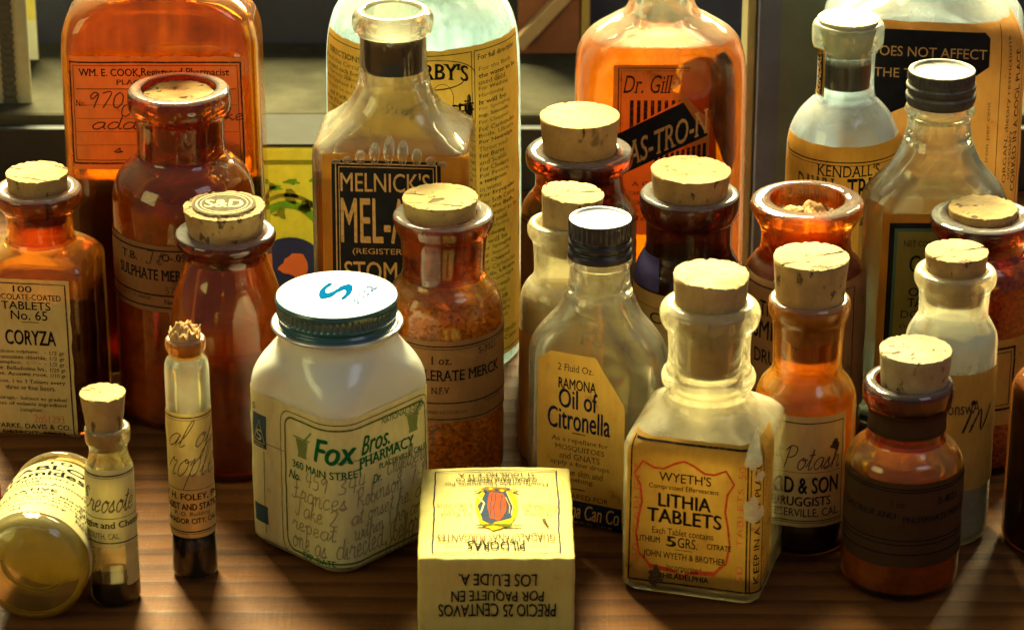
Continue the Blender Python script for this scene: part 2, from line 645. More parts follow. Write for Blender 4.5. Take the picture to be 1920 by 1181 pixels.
        if tilt != (0, 0):
            piv = Vector((0, 0, (z0 + z1) / 2))
            o.matrix_local = Matrix.Translation(piv) @ Matrix.Rotation(R(tilt[0]), 4, 'X') @ Matrix.Rotation(R(tilt[1]), 4, 'Y') @ Matrix.Translation(-piv)
        if px is not None:
            dx = px / k
            o.location = Vector(o.location) + Vector((dx, 0, 0))
        s.cork_r, s.cork_z = r1, z1
        return o

    def surf(s, flat_z=None):
        fr = s.fr

        def f(u, row, off, u0=0.0):
            # photo row of a point on the front of the body
            zq = fr.z(row)
            b = s.at(s.outer, zq)[2]
            dy = -b * math.cos(R(s.rot)) if abs(s.rot) < 60 else -b
            z = fr.z(row, dy)
            a, b, r = s.at(s.outer, z)[1:4]
            k = fr.k(z, dy)
            x, y, nx, ny = perim(a, b, r, u / k)
            return Vector((x + nx * off, y + ny * off, z))
        return f

    def label(s, shift=0.0, **kw):
        f = s.surf()
        return Label((lambda u, r, o: f(u + shift, r, o)) if shift else f, s.root, **kw)


# ------------------------------------------------------------------ lettering
_tc = {}


def text2d(st, shear=0.0, bold=0.0, serif=False):
    key = (st, shear, bold, serif)
    if key not in _tc:
        cu = bpy.data.curves.new('lettering', 'FONT')
        cu.body = st
        cu.shear = shear
        cu.offset = bold
        cu.resolution_u = 3
        cu.fill_mode = 'FRONT'
        ob = bpy.data.objects.new('lettering', cu)
        me = ob.to_mesh()
        vs = [(v.co.x, v.co.y) for v in me.vertices]
        fs = [tuple(p.vertices) for p in me.polygons]
        ob.to_mesh_clear()
        bpy.data.objects.remove(ob)
        bpy.data.curves.remove(cu)
        if serif:                                        # a slab foot on every flat stem end
            cnt = {}
            for f in fs:
                for p, q in zip(f, f[1:] + f[:1]):
                    k2 = (min(p, q), max(p, q))
                    cnt.setdefault(k2, []).append(f)
            for (p, q), ff in cnt.items():
                (x0, y0), (x1, y1) = vs[p], vs[q]
                if len(ff) == 1 and abs(y0 - y1) < 1e-4 and 0.03 < abs(x0 - x1) < 0.19:
                    cy = sum(vs[i][1] for i in ff[0]) / len(ff[0])
                    tt = 0.042 if cy > y0 else -0.042
                    xa, xb = min(x0, x1) - 0.062, max(x0, x1) + 0.062
                    n0 = len(vs)
                    vs += [(xa, y0), (xb, y0), (xb, y0 + tt), (xa, y0 + tt)]
                    fs.append((n0, n0 + 1, n0 + 2, n0 + 3) if tt > 0 else (n0 + 3, n0 + 2, n0 + 1, n0))
        _tc[key] = (vs, fs)
    return _tc[key]


# one-stroke handwriting: width, then strokes of x,y pairs on a 0..10 grid (x-height 5)
HAND = {
    'a': (5, ["4.4,4.6 2.5,5 .8,3 .9,.8 2.2,0 3.8,1.6 4.4,4.6 4.2,1 5,.2"]), 'b': (4, ["0,1 1.6,6 2,9.5 1,9.5 .7,5 .8,.3 2.6,.1 3.4,2 2.4,4 1,3"]),
    'c': (4, ["3.4,4 2.4,5 .8,3.4 .7,1 1.8,0 3.6,1"]), 'd': (5, ["3.8,4.4 2.2,5 .7,3 .8,.6 2.2,.1 3.8,2 4.6,9.8 4,2 4.4,.1 5.2,.5"]),
    'e': (4, ["0.5,2 2.6,2.8 3,4.4 2,5 .8,3.6 .7,1 2,0 3.8,1.2"]), 'f': (4, ["0,1 2.4,6 3,9.4 2,10 1.5,7 1.2,-3.6 .6,-4 .6,-2 2.6,1 4,1"]),
    'g': (4.6, ["4,4.5 2.2,5 .8,3 1,1 2.2,.6 3.8,4.6 3.4,-2.6 1.8,-4 .7,-2.6 4.6,1"]), 'h': (5, ["0,1 1.6,6 2,9.6 1.1,9 .8,0", ".9,2.5 2.4,4.8 3.4,4.2 3.4,.6 4.4,.2 5,.8"]),
    'i': (2.4, ["0,1 1,4.6 1,.6 1.6,0 2.4,.8", "1.3,6.6 1.5,7"]), 'k': (4.6, ["0,1 1.6,6 1.8,9.6 1,9 .8,0", "3.4,4.6 1,2.4 2.6,1.8 3.6,0 4.6,.8"]),
    'l': (3, ["0,1 1.8,5 2.4,9 1.6,10 .9,7 1,1 1.8,0 3,1"]), 'm': (7, ["0,3.4 1,4.8 1,0", "1,2.6 2.4,4.9 3.2,4 3.2,0", "3.2,2.6 4.6,4.9 5.4,4 5.4,.6 6.2,0 7,.8"]),
    'n': (5, ["0,3.4 1,4.8 1,0", "1,2.6 2.4,4.9 3.4,4 3.3,.6 4.2,0 5,.8"]), 'o': (4.4, ["2.4,5 .8,3.4 .9,.8 2.2,0 3.6,1.8 3.4,4 2.2,5 2.6,3.8 4.4,4.4"]),
    'p': (4.6, ["0,3 1,4.8 .8,-4", ".9,3 2.4,5 3.6,3.6 3.2,1 2,.1 .9,1"]), 'r': (4, ["0,2 1.2,5.2 1.6,4.2 3,4.3 2.6,1 3.2,0 4,.8"]),
    's': (3.6, ["0,.8 2,5 2,3 2.8,1.2 1.8,0 .5,.6 3.6,1"]), 't': (3, ["0,1 1.6,5 1.8,8.6 1.3,1 2,0 3,1", ".2,6 3,6.4"]),
    'u': (5, ["0,3.6 .8,4.8 .8,1 1.8,0 3.4,2 3.8,4.8 3.6,.8 4.2,0 5,.8"]), 'w': (6, ["0,4 .7,4.8 .8,.8 2,0 3,2.2 3.2,4.6 3.1,.8 4.4,0 5.4,2 5.4,4.8 6,4"]),
    'y': (4.6, ["0,4.4 .8,4.8 1,1.4 2,.8 3.6,4.8 3.4,-2.4 2,-4 .9,-2.8 4.6,1"]), 'v': (4.4, ["0,4.2 .8,4.8 1.8,0 3.6,4.8 4.4,4.2"]),
    'x': (4.4, [".4,4.6 3.8,.2", "3.8,4.8 .4,.2"]), 'z': (4, [".4,4.6 3.2,4.6 .6,.2 3.8,.4"]),
    'E': (5.4, ["4.4,9 2.8,10 1,8.6 1.6,6 3,5.4 1.2,4.6 .6,1.6 2,0 4.8,1.2"]), 'F': (6, ["0.5,9.4 5.6,9.8", "3,9.4 2.6,1 1.2,0 .3,1", "1.6,5 4.4,5.4"]),
    'T': (6, ["0,9 6,9.8", "3.2,9.2 2.8,1 1.4,0 .4,1.4"]), 'R': (6, ["1.4,9.4 1.2,0", "0,8 2.6,10 4.6,8.4 3.4,5.6 1.4,5 3.6,3 4.6,.4 6,.6"]),
    'I': (3, ["1.4,9.6 .8,0"]), 'N': (7, ["0,0 1.8,9.4 4.2,0 6.2,9.8"]), 'P': (6.4, ["1.6,9.4 1,0 .4,.6", "0,7.6 2,10 4.6,9.4 4.8,6.6 3,5 1.4,5"]),
    'C': (6, ["5,8.4 3.6,10 1,7.4 .6,2.4 2.4,0 5.6,1.8"]), 'O': (6.4, ["3.6,9.8 1,7.4 .8,2 3,0 5.4,3 5.4,8 3.4,9.9 3,8 6.4,8.6"]),
    '0': (5, ["2.4,8.4 .8,6 .9,1.4 2.4,0 4,2.4 3.9,6.6 2.4,8.4"]), '1': (3, ["1,6.8 1.8,8.4 1.6,0"]), '2': (5, [".6,6.8 2,8.5 3.8,7 2.4,3.4 .5,.4 4.4,.3"]),
    '3': (4.8, [".6,7.6 2.4,8.5 3.6,6.8 1.8,4.6 3.8,3 3,.4 .6,.4"]), '4': (5, ["1.4,8.4 .6,3.6 4.4,3.8", "3.6,8 3,0"]), '5': (4.8, ["4,8.4 1.4,8.3 1,5 3.2,5 3.8,2 2.2,0 .5,.7"]),
    '7': (4.8, [".5,8 4,8.4 1.8,0"]), '9': (4.8, ["3.8,7.4 2.2,8.5 .8,6.6 1.8,4.8 3.8,7.4 3,0"]), '6': (4.8, ["3.6,8.3 1.2,5 .8,1.4 2.4,0 3.8,2 2.4,4.4 1,2.8"]),
    '-': (3, [".4,3.6 2.6,3.8"]), '.': (1.6, [".5,0 .8,.3"]), ',': (1.6, [".8,.4 .3,-1.4"]), ':': (2, [".8,1 1,1.2", ".9,4 1.1,4.2"]), ' ': (3.4, []), '(': (2.6, ["2.2,9.4 .7,5 1.8,-1"]), ')': (2.6, [".4,9.4 1.9,5 .6,-1"]),
}


class Label:
    """Paper and everything printed on it, one mesh; u in photo pixels along the surface, v as photo rows on its front."""
    def __init__(s, surf, parent, paper=None, u0=0, u1=0, r0=0, r1=0, edge=None, name='paper_label', cell=7.0, torn=0.0, seed=0.0, lift=0.0):
        s.surf, s.parent, s.name, s.cell = surf, parent, name, cell
        s.serif = False
        s.wrinkle = 0.00032 if paper is not None else 0.0
        s.seed = seed + u0 * 0.013 + r0 * 0.017
        s.bm = bmesh.new()
        s.mats = []
        s.layer = 0
        if paper is not None:
            s.patch(u0, r0, u1, r1, paper, edge, torn, seed)

    def mi(s, m):
        if m not in s.mats:
            s.mats.append(m)
        return s.mats.index(m)

    def add(s, vs, fs, mat, off):
        """2D vertices (u,row) and faces, cut finely enough to follow the surface."""
        bm = bmesh.new()
        bv = [bm.verts.new((x, y, 0)) for x, y in vs]
        for f in fs:
            if len(set(f)) >= 3:
                try:
                    bm.faces.new([bv[i] for i in f])
                except ValueError:
                    pass
        bmesh.ops.triangulate(bm, faces=bm.faces[:])
        for _ in range(7):
            es = [e for e in bm.edges if e.calc_length() > s.cell * 1.5]
            if not es:
                break
            bmesh.ops.subdivide_edges(bm, edges=es, cuts=1)
            bmesh.ops.triangulate(bm, faces=[f for f in bm.faces if len(f.verts) > 3])
        m = s.mi(mat)
        mp = {}
        for v in bm.verts:
            wr = s.wrinkle * max(0.0, noise.noise(Vector((v.co.x * 0.022 + s.seed, v.co.y * 0.03, s.seed))) + 0.25) if s.wrinkle else 0.0
            mp[v] = s.bm.verts.new(s.surf(v.co.x, v.co.y, off + wr))
        for f in bm.faces:
            try:
                s.bm.faces.new([mp[v] for v in f.verts]).material_index = m
            except ValueError:
                pass
        bm.free()

    def patch(s, u0, r0, u1, r1, mat, edge=None, torn=0.0, seed=0.0, off=None):
        """Sheet between rows; edge(v01) gives (extra at the left, extra at the right)."""
        off = (0.00012 + 0.00009 * s.layer + (0.00006 if s.mats else 0.0)) if off is None else off
        nv = max(2, int(abs(r1 - r0) / s.cell))
        nu = max(2, int(abs(u1 - u0) / s.cell))
        vs, fs = [], []
        for j in range(nv + 1):
            v = j / nv
            el, er = edge(v) if edge else (0, 0)
            if torn:
                el += torn * max(0, noise.noise(Vector((seed, v * 9, 0.3)))) * 2
                er -= torn * max(0, noise.noise(Vector((seed + 5, v * 9, 0.3)))) * 2
            for i in range(nu + 1):
                u = u0 + el + (u1 + er - u0 - el) * i / nu
                rr = r0 + (r1 - r0) * v
                if torn:
                    if j == 0:
                        rr += torn * max(0, noise.noise(Vector((u * 0.05, seed, 0.7))))
                    elif j == nv:
                        rr -= torn * max(0, noise.noise(Vector((u * 0.05, seed + 3, 0.7))))
                vs.append((u, rr))
        for j in range(nv):
            for i in range(nu):
                q = j * (nu + 1) + i
                fs.append((q, q + nu + 1, q + nu + 2, q + 1))
        s.add(vs, fs, mat, off)

    def lay(s, step=1):
        s.layer += step
        return s

    def _off(s):
        return 0.00024 + 0.00009 * s.layer

    def poly(s, pts, mat):
        s.add(pts, [tuple(range(len(pts)))], mat, s._off())

    def blob(s, u, row, ru, rv, mat, seed=0.0, rag=0.35, n=40):
        pts = []
        for i in range(n):
            t = -2 * math.pi * i / n
            f = 1 + rag * noise.noise(Vector((math.cos(t) * 1.3 + seed, math.sin(t) * 1.3, seed))) + rag * 0.45 * noise.noise(Vector((math.cos(t) * 4 + seed, math.sin(t) * 4, seed)))
            pts.append((u + ru * f * math.cos(t), row + rv * f * math.sin(t)))
        s.poly(pts, mat)

    def text(s, st, u, row, w, h, mat, shear=0.0, bold=0.0, rot=0.0, slope=0.0, arc=0.0, left=False, serif=None):
        """st fitted into w x h photo pixels, centred (or starting) at u,row."""
        vs, fs = text2d(st, shear, 0.0, s.serif if serif is None else serif)
        if not vs:
            return
        x0, x1 = min(v[0] for v in vs), max(v[0] for v in vs)
        y0, y1 = min(v[1] for v in vs), max(v[1] for v in vs)
        cr, sr = math.cos(R(rot)), math.sin(R(rot))
        out = []
        for x, y in vs:
            fx = (x - x0) / max(x1 - x0, 1e-6) - (0.0 if left else 0.5)
            fy = (y - y0) / max(y1 - y0, 1e-6) - 0.5
            a, b = fx * w, -fy * h
            b += slope * a - arc * (1 - (2 * fx) ** 2)
            out.append((u + a * cr - b * sr, row + a * sr + b * cr))
        fr_ = [tuple(reversed(f)) for f in fs]
        if bold <= 0.004:
            s.add(out, fr_, mat, s._off())
            return
        # heavier letters: struck again a hair to each side
        d = bold * 0.62 * h / max(y1 - y0, 1e-6)
        dx = bold * 0.62 * w / max(x1 - x0, 1e-6)
        for q, (ex, ey) in enumerate(((-dx, -d * 0.5), (dx, d * 0.5), (0.0, 0.0))):
            s.add([(p + ex * cr - ey * sr, r_ + ex * sr + ey * cr) for p, r_ in out], fr_, mat, s._off() + q * 0.000012)

    def line(s, pts, wd, mat):
        vs, fs = [], []
        n = len(pts)
        for i, (x, y) in enumerate(pts):
            p, q = pts[max(i - 1, 0)], pts[min(i + 1, n - 1)]
            dx, dy = q[0] - p[0], q[1] - p[1]
            L = math.hypot(dx, dy) or 1.0
            w = wd(i / max(n - 1, 1)) if callable(wd) else wd
            ox, oy = -dy / L * w / 2, dx / L * w / 2
            vs += [(x + ox, y + oy), (x - ox, y - oy)]
        for i in range(n - 1):
            fs.append((2 * i, 2 * i + 2, 2 * i + 3, 2 * i + 1))
        s.add(vs, fs, mat, s._off())

    def seg(s, u0, r0, u1, r1, wd, mat):
        n = max(2, int(math.hypot(u1 - u0, r1 - r0) / 12) + 1)
        s.line([(u0 + (u1 - u0) * i / (n - 1), r0 + (r1 - r0) * i / (n - 1)) for i in range(n)], wd, mat)

    def frame(s, u0, r0, u1, r1, wd, mat):
        h = wd / 2
        s.seg(u0 - h, r0, u1 + h, r0, wd, mat)
        s.seg(u0 - h, r1, u1 + h, r1, wd, mat)
        s.seg(u0, r0 + h, u0, r1 - h, wd, mat)
        s.seg(u1, r0 + h, u1, r1 - h, wd, mat)

    def hand(s, st, u, row, w, h, mat, wd=2.4, shear=0.25, slope=0.0, wave=0.0):
        """Handwriting starting at u, baseline at row; h = height of a tall letter."""
        tot = sum(HAND.get(ch, (4, []))[0] for ch in st)
        sx, sy = w / tot, h / 10.0
        x = 0.0
        for ch in st:
            wid, strokes = HAND.get(ch, (4, []))
            for stq in strokes:
                p = [tuple(float(q) for q in a.split(',')) for a in stq.split()]
                q = []
                for i in range(len(p) - 1):
                    a0, a1, a2, a3 = p[max(i - 1, 0)], p[i], p[i + 1], p[min(i + 2, len(p) - 1)]
                    for t in (0, 0.25, 0.5, 0.75):
                        q.append(tuple(0.5 * (2 * a1[d] + (a2[d] - a0[d]) * t + (2 * a0[d] - 5 * a1[d] + 4 * a2[d] - a3[d]) * t * t
                                              + (3 * a1[d] - a0[d] - 3 * a2[d] + a3[d]) * t ** 3) for d in (0, 1)))
                q.append(p[-1])
                pts = []
                for (a, b) in q:
                    uu = (x + a) * sx + shear * b * sy
                    pts.append((u + uu, row - b * sy + slope * uu + wave * math.sin(uu * 0.03)))
                s.line(pts, wd, mat)
            x += wid

    def smallprint(s, u0, u1, row, h, mat, words, seed=0, slope=0.0):
        """A line of real words set small."""
        s.text(words, (u0 + u1) / 2, row, u1 - u0, h, mat, slope=slope)

    def faded(s, u0, u1, row, h, mat, seed=0):
        """A line of print too worn to read: a row of broken ink marks."""
        rnd = random.Random(seed * 77 + int(row))
        u = u0
        while u < u1:
            w = rnd.uniform(h * 0.35, h * 0.8)
            if rnd.random() > 0.16:
                hh = h * rnd.choice((0.7, 0.7, 1.0, 1.1))
                for kx in (0.15, 0.65):
                    a = u + w * kx
                    s.add([(a, row + h / 2), (a + w * 0.2, row + h / 2), (a + w * 0.2, row + h / 2 - hh), (a, row + h / 2 - hh)], [(0, 1, 2, 3)], mat, s._off())
                yy = row + h / 2 - (h * 0.35 if rnd.random() < 0.5 else h * 0.62)
                s.add([(u + w * .3, yy), (u + w * .7, yy), (u + w * .7, yy - h * .16), (u + w * .3, yy - h * .16)], [(0, 1, 2, 3)], mat, s._off())
            u += w + h * 0.12

    def done(s):
        o = link(s.name, s.bm, s.mats, s.parent, smooth=True)
        return o


# ------------------------------------------------------------------ shared materials
M_table = wood('old_pine_table')
GA = glass('amber_glass', (0.89, 0.56, 0.22), 0.06, (0.75, 0.30, 0.06), 0.48, 0.05)
GA_n = glass('amber_glass_neck', (0.72, 0.30, 0.09), 0.012, (0.55, 0.20, 0.04), 0.36, 0.28, (0.40, 0.37, 0.32))
GH = glass('honey_glass', (0.88, 0.54, 0.14), 0.022, (0.60, 0.32, 0.05), 0.5, 0.08, streak=0.06)
GD = glass('dark_amber_glass', (0.84, 0.47, 0.20), 0.04, (0.45, 0.18, 0.05), 0.48, 0.06)
GD_n = glass('dark_amber_glass_neck', (0.50, 0.14, 0.045), 0.008, (0.25, 0.08, 0.03), 0.36, 0.26, (0.36, 0.35, 0.33))
GL = glass('light_amber_glass', (0.97, 0.76, 0.32), 0.05, (0.80, 0.50, 0.10), 0.48, 0.05)
GL_n = glass('light_amber_glass_neck', (0.95, 0.66, 0.22), 0.03, (0.65, 0.28, 0.05), 0.36, 0.26)
GC = glass('clear_glass', (0.97, 0.965, 0.90), 0.05, (0.66, 0.58, 0.36), 0.48, 0.22)
GC_n = glass('clear_glass_neck', (0.95, 0.95, 0.87), 0.02, (0.64, 0.56, 0.34), 0.36, 0.26)
GK = glass('cleaner_glass', (0.96, 0.97, 0.92), 0.018, (0.62, 0.58, 0.42), 0.48, 0.16)
GM = glass('milky_glass', (0.96, 0.96, 0.92), 0.22, (0.76, 0.68, 0.46), 0.48, 0.26)
GM_n = glass('milky_glass_neck', (0.95, 0.95, 0.88), 0.18, (0.74, 0.66, 0.42), 0.36, 0.28)
GQ = glass('aqua_glass', (0.86, 0.95, 0.97), 0.26, (0.64, 0.74, 0.80), 0.48, 0.26, streak=0.45)
GQ_n = glass('aqua_glass_neck', (0.86, 0.95, 0.97), 0.06, (0.62, 0.72, 0.76), 0.36, 0.30)
GW = glass('grey_aqua_glass', (0.91, 0.95, 0.97), 0.16, (0.55, 0.62, 0.72), 0.48, 0.26)
AMB, DRK, LGT, CLR, MLK, AQU, GRY = (GA, GA_n), (GD, GD_n), (GL, GL_n), (GC, GC_n), (GM, GM_n), (GQ, GQ_n), (GW, GQ_n)

P_cream = paper('cream_paper', (0.60, 0.50, 0.21), 0.35, 0.25)
P_tan = paper('tan_paper', (0.64, 0.38, 0.09), 0.65, 0.55)
P_orange = paper('orange_paper', (0.60, 0.26, 0.055), 0.40, 0.42)
P_amberp = paper('amber_label_paper', (0.52, 0.26, 0.07), 0.4, 0.28)
P_brown = paper('brown_paper', (0.30, 0.15, 0.06), 0.45, 0.30)
P_dull = paper('dull_brown_paper', (0.24, 0.12, 0.05), 0.5, 0.2)
P_yellow = paper('yellow_paper', (0.72, 0.55, 0.20), 0.30, 0.45)
P_gold = paper('gold_paper', (0.66, 0.31, 0.045), 0.60, 0.6)
P_pale = paper('pale_paper', (0.68, 0.62, 0.30), 0.25, 0.35)
P_black = opaque('black_label_print', (0.014, 0.013, 0.016), 0.6, 0.05, 0.4, 200)
P_navy = opaque('navy_print', (0.012, 0.018, 0.045), 0.6, 0.06, 0.4, 200)
I_black = ink('black_ink', (0.018, 0.015, 0.016), 0.3)
I_soft = ink('faded_ink', (0.10, 0.06, 0.03), 0.45)
I_blue = ink('blue_ink', (0.012, 0.016, 0.06), 0.2)
I_red = ink('red_ink', (0.62, 0.07, 0.03), 0.4)
I_palered = ink('pale_red_ink', (0.65, 0.16, 0.06), 0.6)
I_green = ink('green_ink', (0.010, 0.13, 0.045), 0.3)
I_olive = ink('olive_ink', (0.10, 0.12, 0.02), 0.4)
I_pen = ink('pen_ink', (0.07, 0.045, 0.035), 0.35)
I_violet = ink('violet_pen', (0.33, 0.27, 0.16), 0.5)
I_tanp = ink('tan_print', (0.62, 0.36, 0.13), 0.3)
I_faintg = ink('faint_green_ink', (0.20, 0.26, 0.08), 0.6)
I_teal = opaque('teal_print', (0.02, 0.075, 0.10), 0.5, 0.2, 0.3)
I_sky = ink('sky_blue_print', (0.001, 0.055, 0.17), 0.0, 0.0)

C_a = cork('cork', (0.40, 0.26, 0.095), seed=1.3)
C_e = cork('clean_cork', (0.46, 0.28, 0.10), pits=0.6, seed=15.0, stain=0.15)
C_f = cork('brown_cork', (0.36, 0.22, 0.085), pits=1.3, seed=25.0, stain=0.7)
C_h = cork('smooth_cork', (0.44, 0.31, 0.13), pits=0.5, seed=35.0, stain=0.35)
C_b = cork('pitted_cork', (0.38, 0.25, 0.11), pits=2.6, seed=4.1, stain=0.7)
C_c = cork('cracked_cork', (0.42, 0.29, 0.105), cracks=1.0, crack_dir=12, seed=2.0)
C_d = cork('split_cork', (0.42, 0.28, 0.115), cracks=1.0, crack_dir=-28, crack_scale=0.8, pits=1.4, seed=7.7)
C_p = cork('pressed_cork', (0.46, 0.30, 0.13), pits=0.2, seed=9.0)
C_g = cork('greyed_cork', (0.38, 0.29, 0.16), pits=1.8, seed=5.2)
C_r = cork('crumbled_cork', (0.55, 0.33, 0.13), pits=0.8, seed=3.3)
C_k = opaque('black_stopper', (0.022, 0.013, 0.008), 0.55, 0.3, 0.6, 160, bump=0.0006)

AMBG, CLRG = 'amber medicine bottles', 'clear medicine bottles'

# ------------------------------------------------------------------ setting: table, sill, wall behind
y_back = ground(960, 352).y


def grid_box(name, x0, x1, y0, y1, z0, z1, mats, parent=None, bevel=0.001):
    bm = bmesh.new()
    bmesh.ops.create_cube(bm, size=1.0)
    for v in bm.verts:
        v.co = Vector(((x0 + x1) / 2 + v.co.x * (x1 - x0), (y0 + y1) / 2 + v.co.y * (y1 - y0), (z0 + z1) / 2 + v.co.z * (z1 - z0)))
    if bevel:
        bmesh.ops.bevel(bm, geom=bm.edges[:], offset=bevel, segments=2, affect='EDGES', profile=0.5)
    return link(name, bm, mats, parent, smooth=False)


t_ = grid_box('table', -0.6, 0.6, -0.55, y_back, -0.03, 0.0, M_table, bevel=0)
t_['kind'] = 'structure'
sill_h = Fr(960, 215, 352).z(215)
y_wall = ground(960, 108, sill_h).y
s_top = opaque('worn_sill_paint', (0.062, 0.057, 0.038), 0.95, 0.02, 0.5, 30)
s_ = grid_box('sill', -0.6, 0.6, y_back, y_wall + 0.02, -0.03, sill_h, s_top, bevel=0.002)
s_['kind'] = 'structure'
k_ = grid_box('sill_front', -0.6, 0.6, y_back - 0.006, y_back - 0.0005, 0.0005, sill_h - 0.004, opaque('black_sill_front', (0.012, 0.012, 0.014), 0.6), bevel=0.001)
k_['kind'] = 'structure'
w_ = grid_box('wall', -0.8, 0.8, y_wall + 0.021, y_wall + 0.04, -0.03, 0.082, opaque('dark_wall', (0.05, 0.05, 0.085), 0.7, 0.2, 0.5, 14), bevel=0)
w_['kind'] = 'structure'


def flat_surf(org, ux, vy, k):
    n = ux.cross(vy).normalized()
    return lambda u, row, off: org + ux * (u / k) - vy * (row / k) + n * off


def stand_box(name, label, cat, px0, px1, pref, pbase, ptop, depth, mats, rot=0.0, group=None, bevel=0.001, part='carton'):
    fr = Fr((px0 + px1) / 2, pref, pbase)
    k = fr.k(fr.z(pref))
    w = (px1 - px0) / k
    h = fr.z(ptop)
    root = thing(name, label, cat, (fr.x, fr.y, 0), rot, group)
    b = grid_box(part, -w / 2, w / 2, 0, depth, 0.0002, h, mats, root, bevel)
    return root, fr, k, w, h


# white card with a yellow head, far behind
rt, fr, k, w, h = stand_box('notice_card', 'white card with yellow head standing on the sill behind the brown glass', 'card', 76, 127, 80, 120, -40, 0.0015,
                            opaque('white_card', (0.72, 0.72, 0.56), 0.6), bevel=0.0002, part='card_board')
rt.location = (rt.location.x, y_wall - 0.004, sill_h)
L = Label(flat_surf(Vector((0, 0, 0)), Vector((1, 0, 0)), Vector((0, 0, 1)), k), rt, name='yellow_head')
L.patch(-w * k / 2 + 1, -190, w * k / 2 - 1, -74, opaque('yellow_card', (0.72, 0.62, 0.12), 0.6))
L.done()

# cabinet post with a braided strip
rt, fr, k, w, h = stand_box('cabinet_post', 'grey green upright post with a dark braided strip', 'post', -40, 57, 150, 330, -60, 0.003,
                            opaque('post_paint', (0.32, 0.32, 0.22), 0.5, 0.4, 0.35, 60), bevel=0.001, part='post_board')
bm = bmesh.new()
for i in range(34):
    for sgn in (-1, 1):
        mtx = Matrix.Translation((-w / 2 + 0.0126 + sgn * 0.0009, -0.0008, 0.002 + i * 0.0031)) @ Matrix.Rotation(R(38 * sgn), 4, 'Y') @ Matrix.Diagonal((0.0019, 0.0011, 0.0024, 1))
        bmesh.ops.create_icosphere(bm, subdivisions=2, radius=1, matrix=mtx)
link('braided_strip', bm, opaque('braid', (0.045, 0.045, 0.035), 0.7), rt)

# yellow tin with a dark lid band
rt, fr, k, w, h = stand_box('yellow_tin', 'yellow tin with a green ring, dark oval and orange patch on its front', 'tin', 430, 668, 400, 548, 276, 0.032,
                            opaque('yellow_tin_paint', (0.80, 0.72, 0.05), 0.38, 0.5, 0.35, 70), part='tin_body', bevel=0.0016)
grid_box('tin_lid', -w / 2 - 0.0006, w / 2 + 0.0006, -0.0003, 0.0326, h + 0.0002, h + 0.0012, opaque('dark_tin_lid', (0.03, 0.03, 0.026), 0.9, 0.05), rt, 0.0003)
L = Label(flat_surf(Vector((0, 0, h)), Vector((1, 0, 0)), Vector((0, 0, 1)), k), rt, name='printed_front', cell=30)
ol, gr = ink('olive_tin_print', (0.22, 0.21, 0.02), 0.35, 0), ink('green_tin_print', (0.14, 0.30, 0.02), 0.4, 0)
L.seg(-115, 30, 115, 30, 9, ol)
L.line([(-10 + 100 * math.cos(t / 20 * math.pi), 260 - 165 * math.sin(t / 20 * math.pi)) for t in range(21)], 8, ol)
L.line([(-10 + 88 * math.cos(t / 20 * math.pi), 262 - 148 * math.sin(t / 20 * math.pi)) for t in range(21)], 16, gr)
for q in range(14):
    L.blob(-70 + 12.5 * q + 5 * math.sin(q * 3), 100 + 34 * math.sin(q * 1.9), 13, 5 + 3 * (q % 3), ol if q % 3 else gr, seed=q, rag=0.8)
for q in range(9):
    L.blob(50 + 5 * (q % 3), 150 + 14 * q, 8, 9, gr, seed=q + 31, rag=0.8)
L.lay()
L.poly([(-62, 300), (50, 300)] + [(-6 + 56 * math.cos(t / 14 * math.pi), 224 - 44 * math.sin(t / 14 * math.pi)) for t in range(15)], opaque('navy_tin_print', (0.025, 0.03, 0.10), 0.45))
L.lay()
L.blob(2, 238, 30, 22, opaque('orange_tin_print', (0.75, 0.16, 0.04), 0.45), seed=4, rag=0.4)
L.blob(0, 236, 13, 9, opaque('cream_tin_print', (0.8, 0.45, 0.2), 0.45), seed=6, rag=0.5) if False else None
L.done()

# brown board leaning at the back, and a dark carton
rt = thing('brown_board', 'dark brown board with a pale diagonal rail behind the bottles', 'board', ((1045 - CX) / 4600.0, y_wall + 0.004, sill_h))
grid_box('panel', -0.016, 0.011, 0, 0.008, 0.0, 0.09, opaque('brown_wood', (0.26, 0.09, 0.045), 0.5, 0.3, 0.4, 40), rt)
g = grid_box('rail', -0.018, 0.018, -0.008, -0.0005, -0.003, 0.003, opaque('pale_wood', (0.34, 0.22, 0.12), 0.5), rt)
g.rotation_euler = (0, R(-48), 0)
g.location = (-0.004, 0, 0.019)
grid_box('edge_strip', 0.0112, 0.015, -0.002, 0.008, 0.0, 0.09, opaque('ochre_strip', (0.36, 0.25, 0.07), 0.5), rt)
rt, fr, k, w, h = stand_box('dark_carton', 'tall dark navy and green carton standing behind the bottles', 'carton', 1416, 1600, 300, 520, -60, 0.03,
                            opaque('navy_card', (0.07, 0.075, 0.11), 0.6, 0.25, 0.4, 40), bevel=0.0008)
L = Label(flat_surf(Vector((0, 0, h)), Vector((1, 0, 0)), Vector((0, 0, 1)), k), rt, name='green_panel', cell=60)
L.patch(-w * k / 2 + 40, 5, w * k / 2 - 4, 520, opaque('dark_green_card', (0.085, 0.10, 0.07), 0.6, 0.25, 0.4, 40))
L.done()
rt, fr, k, w, h = stand_box('glass_divider', 'narrow upright olive glass strip beside the dark carton', 'divider', 1394, 1411, 300, 500, -60, 0.03,
                            opaque('olive_strip', (0.28, 0.24, 0.11), 0.4, 0.5, 0.4, 40), bevel=0.0008, part='strip')


